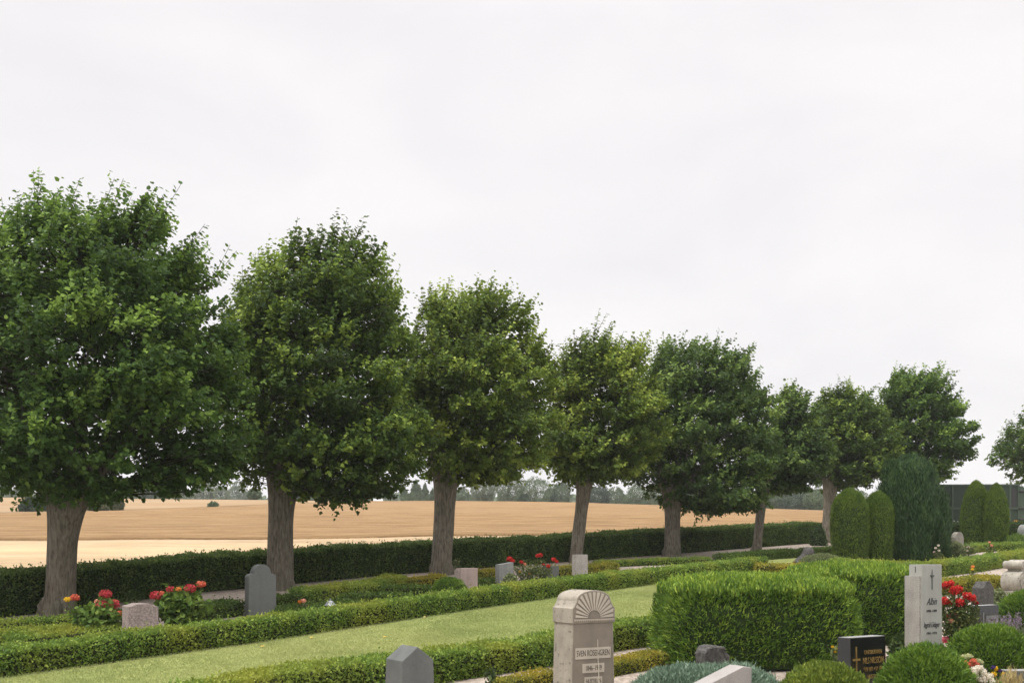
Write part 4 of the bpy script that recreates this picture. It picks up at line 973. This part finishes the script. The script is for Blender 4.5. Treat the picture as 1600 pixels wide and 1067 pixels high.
flower_plant('flowering_plant', 'little plant with orange blooms before the sturdy box hedge', 'flower', 1519, 905, M_ROSEL,
    [(1520, 885, 2.5, M_ORANGE, .9), (1519, 889, 2, M_YEL, .9)], 7, 892, 120, .05, .03, petal=.03, head_name='bloom')
flower_plant('flowering_plant', 'orange flowered plant right of the round shouldered grey stone', 'flower', 474, 958, M_GREY,
    [(474, 938, 4, M_SALM, .8), (468, 940, 3, M_ORANGE, .7)], 9, 942, 150, .06, .04, petal=.035, head_name='bloom')
flower_plant('flowering_plant', 'white flowering mound among the pansies in the lower right corner', 'flower', 1545, 1105, M_HYD,
    [(1522, 1046, 7, M_WHITE, .8), (1530, 1043, 7, M_WHITE, .8), (1524, 1054, 6, M_WHITE, .9), (1535, 1050, 8, M_WHITE, .9), (1537, 1060, 8, M_WHITE, .9), (1545, 1056, 8, M_WHITE, .9), (1548, 1065, 7, M_WHITE, .9), (1540, 1067, 7, M_WHITE, .9), (1529, 1060, 5, M_WHITE, .9)], 30, 1062, 700, .05, .035, petal=.022, head_name='bloom')
flower_plant('geranium', 'bright orange red geranium behind the white flowers', 'flower', 1520, 1085, M_HYD,
    [(1509, 1037, 5.5, M_CORAL, 1.1), (1512, 1041, 4.5, M_RED, 1), (1518, 1038, 4, M_CORAL, 1), (1521, 1033, 5, M_CORAL, .9), (1527, 1038, 3, M_CORAL, .9)], 18, 1042, 350, .06, .05, petal=.03, head_name='bloom')
flower_plant('stonecrop', 'stonecrop with flat creamy green flower heads above the orange geranium', 'flower', 1515, 1078, M_GREY,
    [(1507, 1026, 9, M_CREAM, .45), (1513, 1024, 8, M_CREAM, .45), (1526, 1031, 7, M_CREAM, .45), (1532, 1034, 5.5, M_CREAM, .45)], 18, 1034, 350, .07, .04, petal=.02)
flower_plant('pansy', 'yellow and violet pansies before the dark granite kerb', 'flower', 1562, 1088, M_HYD,
    [(1556, 1044, 3.4, M_YEL, .9), (1553, 1052.5, 4, M_YEL, .9), (1552, 1042, 3, M_VIO, .9), (1558, 1055, 2.2, M_VIO, .9), (1566, 1052, 3.2, M_YEL, .7), (1563, 1048, 2, M_VIO, .9)], 20, 1052, 400, .04, .028, petal=.026, head_name='bloom')
flower_plant('grass_tuft', 'straw coloured grassy tuft at the lower right corner', 'ornamental grass', 1580, 1098, M_STRAW, [], 17, 1047, 700, .16, .012, mode='up', stems=False)
# lavender: spikes are the flowers of one plant
P = at(1560, 1006); root = thing('lavender', 'hazy purple lavender clump between the conifer mounds and the black block', 'lavender', P)
s = pxm(P); g = Geo(); gf = Geo(); n = 230
bx = P.x + (rng.random(n) - .5) * 125 / s + .1; by = P.y + (rng.random(n) - .5) * .55; hh_ = (.34 + .26 * rng.random(n)) * (.82 + .35 * np.clip((bx - P.x) * s / 60, -1, 1))
tipx = bx + rng.normal(size=n) * .06
for i in range(n):
    b0 = np.array([bx[i], by[i], P.z]); b1 = np.array([tipx[i], by[i] - .03, P.z + hh_[i]])
    g.tube(np.array([b0, (b0 + b1) / 2, b1]), .004, 3, cap=False)
    k = 16; q = rng.random(k)[:, None] * .32 + .70
    X = b0 + (b1 - b0) * q + rv(k) * .012
    gf.cards(X, rv(k) + np.array([0, 0, .6]), rv(k), .026, .016)
k = 1500; X = np.c_[P.x + (rng.random(k) - .5) * 125 / s + .1, P.y + (rng.random(k) - .5) * .55, P.z + rng.random(k) * .28]
g.cards(X, rv(k) * .4 + np.array([0, 0, 1]), rv(k), .09, .010)
g.build('foliage', M_LAVL, root); gf.build('flower_spike', M_LAV, root)
# wild plants by the hedge foot
for (px, py, top, hw, label, fl) in [
    (655, 893, 868, 12, 'weedy plant with pale yellow flowers left of the third lime trunk', [(650, 876, 1.6, M_CREAM, .8), (657, 884, 1.8, M_YEL, .8), (653, 889, 1.6, M_CREAM, .8)]),
    (714, 893, 872, 8, 'weedy plant with cream flowers right of the third lime trunk', [(712, 875, 1.8, M_CREAM, .8), (717, 877, 1.5, M_CREAM, .8)]),
    (205, 962, 922, 18, 'sparse tall fern like weeds under the field hedge, left part', []),
    (1306, 1085, 1008, 7, 'thin tall weed with tiny yellow flowers left of the black stone', [(1301, 1010, 1.5, M_YEL, .8), (1309, 1012, 1.5, M_YEL, .8), (1305, 1018, 1.2, M_YEL, .8)]),
    (770, 1078, 1046, 12, 'young broad leaved plant in front of the lower box hedge', [])]:
    flower_plant('wild_plant', label, 'wild plant', px, py, M_GREY if fl else M_HEDGEL, fl, hw, top, 70, .13 if px == 770 else .08, .045, petal=.02)
# fallen leaves on the lawn
M_DRY = leafmat('dry_leaf', (.45, .30, .06), (.62, .44, .10), (.70, .55, .25), .2)
for (px, py, label) in [(661, 964, 'yellow leaf fallen by the foot of the long box hedge'), (598, 995, 'brown leaf lying alone in the middle of the lawn'), (407, 1010, 'yellow fallen leaf near the hedge foot below the slate stone'), (484, 996, 'orange fallen leaf by the hedge foot under the lantern')]:
    P = at(px, py, .035); g = Geo(); g.leaves(np.array([P]), np.array([[1., .3, .25]]), np.array([[0, -.4, 1.]]), .075, .055, 0)
    tag(g.build('fallen_leaf', M_DRY, org=P), label, 'leaf')

# ------------------------------------------------------------------ the green trailer behind the boundary hedge
P = at(1560, 838.5); P = Vector((xat(P, 1535), P.y, GZ(P.y)))
root = thing('farm_trailer', 'dark green high sided farm trailer parked behind the boundary hedge', 'trailer', P, R(-3))
M_TGREEN = plain('trailer_paint', (.026, .044, .028), .55, .3, 0, .12, 3); M_TRIB = plain('trailer_rib_paint', (.050, .074, .050), .5, .4)
M_DARKM = plain('dark_steel', (.03, .03, .03), .6, .4); M_RUB = plain('tyre_rubber', (.02, .02, .02), .8, .3)
s = pxm(P); q = lambda px: (px - 1535) / s
zt_, zm, zbm = zat(P, 757.5) - P.z, zat(P, 794) - P.z, zat(P, 816) - P.z
x0, x1 = q(1420), q(1591)
link('body', bm_box(x0, x1, 0, 2.3, zbm, zt_, .02), M_TGREEN, root)
link('top_rail', bm_box(x0 - .02, x1 + .02, -.05, .02, zt_ - .05, zt_ + .04, .008), M_TRIB, root)
link('middle_rail', bm_box(x0, x1, -.06, .0, zm - .05, zm + .05, .008), M_TRIB, root)
link('bottom_rail', bm_box(x0, x1, -.07, .0, zbm - .08, zbm + .06, .008), M_TRIB, root)
for px in (1432, 1460, 1489, 1520, 1551, 1577, 1590):
    link('side_post', bm_box(q(px) - .045, q(px) + .045, -.045, .0, zbm + .06, zt_ - .05, .006), M_TRIB, root)
link('door_panel', bm_box(q(1579), q(1587), -.02, .0, zm + .07, zat(P, 763) - P.z, .004), M_DARKM, root)
link('corner_post', bm_box(q(1591.5), q(1597), -.06, 2.34, zbm - .1, zt_ - .06, .01), M_TRIB, root)
link('tailgate', bm_box(q(1597), q(1604), .05, 2.25, zbm - .05, zt_ - .12, .01), M_TRIB, root)
g = Geo()
for z in (zt_ - .35, zm, zbm + .15): g.tube(np.array([[q(1590), -.09, z], [q(1600), -.09, z]]), .05, 10)
o = g.build('hinge', M_DARKM, org=(0, 0, 0)); o.parent = root
rf = link('reflector', bm_box(q(1582), q(1587.5), -.085, -.07, zat(P, 816.5) - P.z, zat(P, 813) - P.z, .001), plain('amber_reflector', (.75, .33, .02), .3, .5), root)
link('red_reflector', bm_box(q(1582), q(1587.5), -.085, -.07, zat(P, 821) - P.z, zat(P, 816.8) - P.z, .001), plain('red_reflector_glass', (.45, .02, .015), .3, .5), root)
link('chassis', bm_box(x0, x1, .6, 1.7, zbm - .3, zbm - .08, .01), M_DARKM, root)
for px in (1500, 1545):
    for y in (.15, 2.15):
        z = .48; gg = Geo(); gg.tube(np.array([[q(px), y - .14, z], [q(px), y - .12, z], [q(px), y + .12, z], [q(px), y + .14, z]]), [.42, .48, .48, .42], 28)
        o = gg.build('wheel', M_RUB, org=(0, 0, 0)); o.parent = root
        gg = Geo(); gg.tube(np.array([[q(px), y - .15, z], [q(px), y + .15, z]]), .22, 20); r2 = gg.build('rim', M_TRIB, org=(0, 0, 0)); r2.parent = o
g = Geo()
for a_, b_ in (((1488, 822), (1490, 813)), ((1493, 820), (1503, 814)), ((1496, 818), (1495, 814))):
    g.tube(np.array([[q(a_[0]), -.3, zat(P, a_[1]) - P.z], [q(b_[0]), -.16, zat(P, b_[1]) - P.z]]), .022, 6)
o = g.build('drawbar_strut', plain('bare_metal', (.5, .5, .5), .4, .5, .5), org=(0, 0, 0)); o.parent = root

# ------------------------------------------------------------------ far trees, bushes and farm
def base_far(px, Y): return Vector(((px - 800) / F * Y, Y, terr(px, Y)))
def fartree(name, label, cat, px, top, wpx, Y, mat, shape, group, n=None, seed=0, bare=False):
    P = base_far(px, Y); s = pxm(P); ht = (zat(P, top) - P.z) * 1.1; r = wpx / 2 / s
    root = thing(name, label, cat, P, 0, group); g = Geo(); n = n or int(500 + 36 * wpx * max(4, (ht * s)) / 6)
    n = min(n, 9000); t = rng.random(n); th = rng.random(n) * 2 * math.pi
    if shape == 'cone':
        pr = (1 - t) ** .6 * (.85 + .15 * np.sin(t * 30 + seed)); z = ht * (.03 + .94 * t)
    elif shape == 'dome':
        pr = np.sqrt(np.clip(1 - (t * .97) ** 2.2, 0, 1)) * (.85 + .15 * np.clip(t * 6, 0, 1)); z = ht * t
    else:
        pr = np.sqrt(np.clip(1 - (2 * t - 1) ** 2, 0, 1)) ** .8; z = ht * (.14 + .86 * t)
    d = np.c_[np.cos(th), np.sin(th), (t - .5) * 2]
    rho = np.clip(1 - np.abs(rng.normal(size=n)) * .16, .2, 1)
    k = 1 + (noise3(d * 2.1 + seed * 7.7, seed) * .30 + noise3(d * 4.4 + seed, seed + 1) * .20) * (0.5 if shape == 'cone' else 1)
    X = np.c_[np.cos(th) * r * pr * rho * k, np.sin(th) * r * pr * rho * k, z * (1 + .14 * noise3(d * 3 + seed * 3, seed + 2)) + noise3(d * 4, seed + 3) * ht * .02]
    X[:, 2] = np.maximum(X[:, 2], .05)
    L = max(.20, 1.5 / s)
    g.leaves(X + np.array(P), d * .5 + rv(n), nrm(d + rv(n) * .7 + np.array([0, 0, .5])), L * (.7 + .6 * rng.random(n)), L * .8, 0, np.clip(.45 + .22 * rng.normal(size=n) + .25 * noise3(X / max(r, 1) * 2.4, seed + 6), 0, 1))
    g.build('crown', mat, root)
    gt = Geo(); gt.tube(np.array([[P.x, P.y, P.z - .3], [P.x, P.y, P.z + ht * .45], [P.x + .1, P.y, P.z + ht * .8]]), [r * .10 + .05, r * .07 + .04, .03], 8)
    for a in range(5):
        e = np.array([P.x + math.cos(a * 1.26) * r * .6, P.y + math.sin(a * 1.26) * r * .6, P.z + ht * (.45 + .07 * a)]); st_ = np.array([P.x, P.y, P.z + ht * (.18 + .05 * a)])
        gt.tube(np.array([st_, (st_ + e) / 2 + [0, 0, .1], e]), [r * .045 + .02, r * .03 + .02, .02], 5, cap=False)
    gt.build('trunk', M_FARBARK, root); return root
GT = 'trees scattered behind the wheat field'
A_, B_, D_, O_ = M_FAR
mound('leafy_shrub', 'leafy green plant at the left foot of the white pillar stone', 1409, 1036, 984, 15, M_HEDGEL, 1500, .10, .06, 'broad', lump=.12)
fartree('field_bush', 'round dark bush standing in the wheat left of the first lime trunk', 'bush', 52, 781, 40, 93, D_, 'dome', None, seed=1)
fartree('field_bush', 'tangled olive bush right of the first lime trunk', 'bush', 168, 772, 48, 96, O_, 'dome', None, seed=2)
fartree('field_bush', 'dark low bush close to the first lime trunk in the far field', 'bush', 138, 780, 22, 97, D_, 'dome', None, seed=3)
fartree('field_bush', 'flat dark scrub lying on the stubble field left of the round tree', 'bush', 333, 786.5, 16, 100, A_, 'dome', None, 700, seed=4)
FT = [(8, 767, 30, 330, B_, 'round', 'hazy pale tree at the far left picture edge'), (34, 764, 34, 360, B_, 'round', 'broad hazy tree above the round dark field bush'),
      (70, 768, 30, 350, B_, 'round', 'low hazy tree behind the first lime trunk'), (148, 764, 36, 330, A_, 'round', 'grey green tree above the tangled olive bush'),
      (205, 757, 40, 300, B_, 'round', 'pale round tree right of the tangled olive bush'), (232, 762, 26, 240, D_, 'round', 'darker blue green tree under the first crown'),
      (254, 763, 30, 280, A_, 'round', 'mid green tree left of the tall pale far tree'), (284, 766, 28, 270, B_, 'round', 'low pale tree at the left foot of the tall far tree'),
      (318, 752, 30, 290, B_, 'round', 'tall pale green tree standing out between the first two limes'), (345, 766, 30, 310, B_, 'round', 'low pale tree right of the tall far tree'),
      (372, 762, 34, 420, A_, 'round', 'faint blue tree behind the round dark tree'), (397, 766, 20, 150, A_, 'round', 'round green tree standing alone left of the second lime trunk'),
      (468, 772, 34, 170, D_, 'dome', 'dark low thicket tree right of the second lime trunk'), (500, 766, 40, 260, A_, 'round', 'grey green tree left of the pale roof'),
      (528, 770, 28, 300, B_, 'round', 'pale tree right behind the pale roof'), (560, 766, 36, 330, A_, 'round', 'hazy tree between the two pale roofs'), (606, 772, 40, 450, B_, 'round', 'faintest far tree before the spruces'),
      (632, 767, 26, 230, A_, 'cone', 'left spruce of the dark clump by the third lime'), (650, 757, 38, 225, A_, 'cone', 'tallest spruce of the dark clump by the third lime'), (664, 761, 26, 228, A_, 'cone', 'right spruce of the dark clump, touching the third lime trunk'),
      (676, 768, 28, 230, A_, 'cone', 'spruce half hidden by the third lime trunk'), (637, 774, 18, 200, A_, 'dome', 'small pale bush in front of the spruces'),
      (722, 768, 28, 240, A_, 'round', 'low tree right of the third lime trunk'), (755, 750, 34, 215, B_, 'round', 'airy willow like tree left of the biggest far tree'), (794, 742, 46, 210, A_, 'round', 'biggest far tree, between third and fourth limes'),
      (836, 754, 50, 225, A_, 'round', 'broad far tree right of the biggest one'), (818, 776, 26, 188, D_, 'dome', 'dark low bush in front of the broad far tree'), (876, 760, 30, 240, A_, 'round', 'pale far tree left of the fourth lime trunk'),
      (860, 768, 20, 235, D_, 'round', 'narrow darker far tree left of the fourth lime trunk'), (934, 764, 34, 215, D_, 'round', 'dark far tree right of the fourth lime trunk'), (962, 768, 36, 230, A_, 'round', 'second far tree right of the fourth lime trunk'),
      (1000, 764, 46, 215, A_, 'round', 'far tree behind the low left boughs of the fifth lime'), (1036, 762, 46, 210, B_, 'round', 'pale far tree behind the fifth lime trunk'), (1082, 764, 46, 200, A_, 'round', 'far tree right of the fifth lime trunk'),
      (1126, 771, 50, 195, A_, 'round', 'wide far tree under the right boughs of the fifth lime'), (1165, 772, 40, 230, B_, 'round', 'pale far tree left of the sixth lime trunk'), (1212, 764, 46, 185, A_, 'round', 'far tree right of the sixth lime trunk'),
      (1250, 766, 54, 180, D_, 'round', 'large dark far tree left of the seventh lime trunk'), (1282, 768, 44, 175, A_, 'round', 'far tree behind the seventh lime trunk'), (1330, 772, 60, 190, A_, 'round', 'far tree behind the stout thujas')]
for i, (px, top, w_, Y, m, sh, lab) in enumerate(FT):
    fartree('far_spruce' if sh == 'cone' else 'far_tree', lab, 'tree', px, top, w_, Y, m, sh, GT, seed=i + 10)
# the wooded ridge that reads as one mass
g = Geo(); k = 26000; px = rng.random(k) * 1900 - 200; Y = 430 + 130 * rng.random(k)
topy = 777 + 6 * noise3(np.c_[px * .02, px * 0, px * 0], 3) + 3 * noise3(np.c_[px * .08, px * 0, px * 0], 4)
zt2 = CH + (HZ - topy) / F * Y
cps = np.array([at(p, lerp(p, CREST2)).z - .030 * at(p, lerp(p, CREST2)).y for p in np.arange(-200, 1701, 10)]); zb2 = np.interp(px, np.arange(-200, 1701, 10), cps) + .030 * Y
v = rng.random(k) ** .7; X = np.c_[(px - 800) / F * Y, Y, zb2 + (zt2 - zb2) * v]
g.leaves(X, rv(k), rv(k) + np.array([0, 0, .6]), 2.2, 1.8, 0, np.clip(.45 + .2 * rng.normal(size=k), 0, 1))
tag(g.build('far_woodland', M_FAR[0]), 'hazy distant woodland ridge closing the view behind the fields', 'woodland', kind='stuff')
# farm roofs
M_ROOFP = plain('pale_roof', (.42, .42, .43), .7, .3); M_WALLP = plain('farm_wall', (.55, .52, .48), .8, .2)
def farmhouse(label, px, top, eave, wpx, Y):
    P = base_far(px, Y); s = pxm(P); root = thing('farmhouse', label, 'farmhouse', P, R(8)); hw = wpx / 2 / s; zt = zat(P, top) - P.z; ze = zat(P, eave) - P.z
    link('wall', bm_box(-hw * .96, hw * .96, -2.6, 2.6, -.2, ze, 0), M_WALLP, root)
    bm = bmesh.new(); V = [bm.verts.new(v) for v in [(-hw, -3, ze), (hw, -3, ze), (hw, 3, ze), (-hw, 3, ze), (-hw * .92, 0, zt), (hw * .92, 0, zt)]]
    for f in ((0, 1, 5, 4), (2, 3, 4, 5), (1, 2, 5), (3, 0, 4), (3, 2, 1, 0)): bm.faces.new([V[i] for i in f])
    rr = link('roof', bm, M_ROOFP, root); link('chimney', bm_box(-.3, .3, -.3, .3, zt - .4, zt + .8, 0), plain('chimney_brick', (.2, .12, .09), .9, .2), rr)
farmhouse('farmhouse with a wide pale grey roof seen over the field crest', 541, 776.5, 784, 26, 235)
farmhouse('smaller farmhouse with a pale roof right of the wider one', 590, 779, 784.5, 17, 245)

# ------------------------------------------------------------------ the hazy air
hb_ = bmesh.new(); bmesh.ops.create_cube(hb_, size=1.0)
for v in hb_.verts: v.co = Vector((v.co.x * 1160, 345 + v.co.y * 700, 22.5 + v.co.z * 48))
me = bpy.data.meshes.new('haze'); hb_.to_mesh(me); hb_.free()
mh, th_, oh = newmat('haze_air')
pv = nd(th_, 'ShaderNodeVolumePrincipled', {'Color': (.94, .98, .98, 1), 'Density': .00035, 'Anisotropy': 0.0}); th_.links.new(pv.outputs[0], oh.inputs['Volume'])
me.materials.append(mh); hz = bpy.data.objects.new('haze', me); COL.objects.link(hz); tag(hz, 'thin pale summer haze lying over the fields', 'haze', kind='stuff')
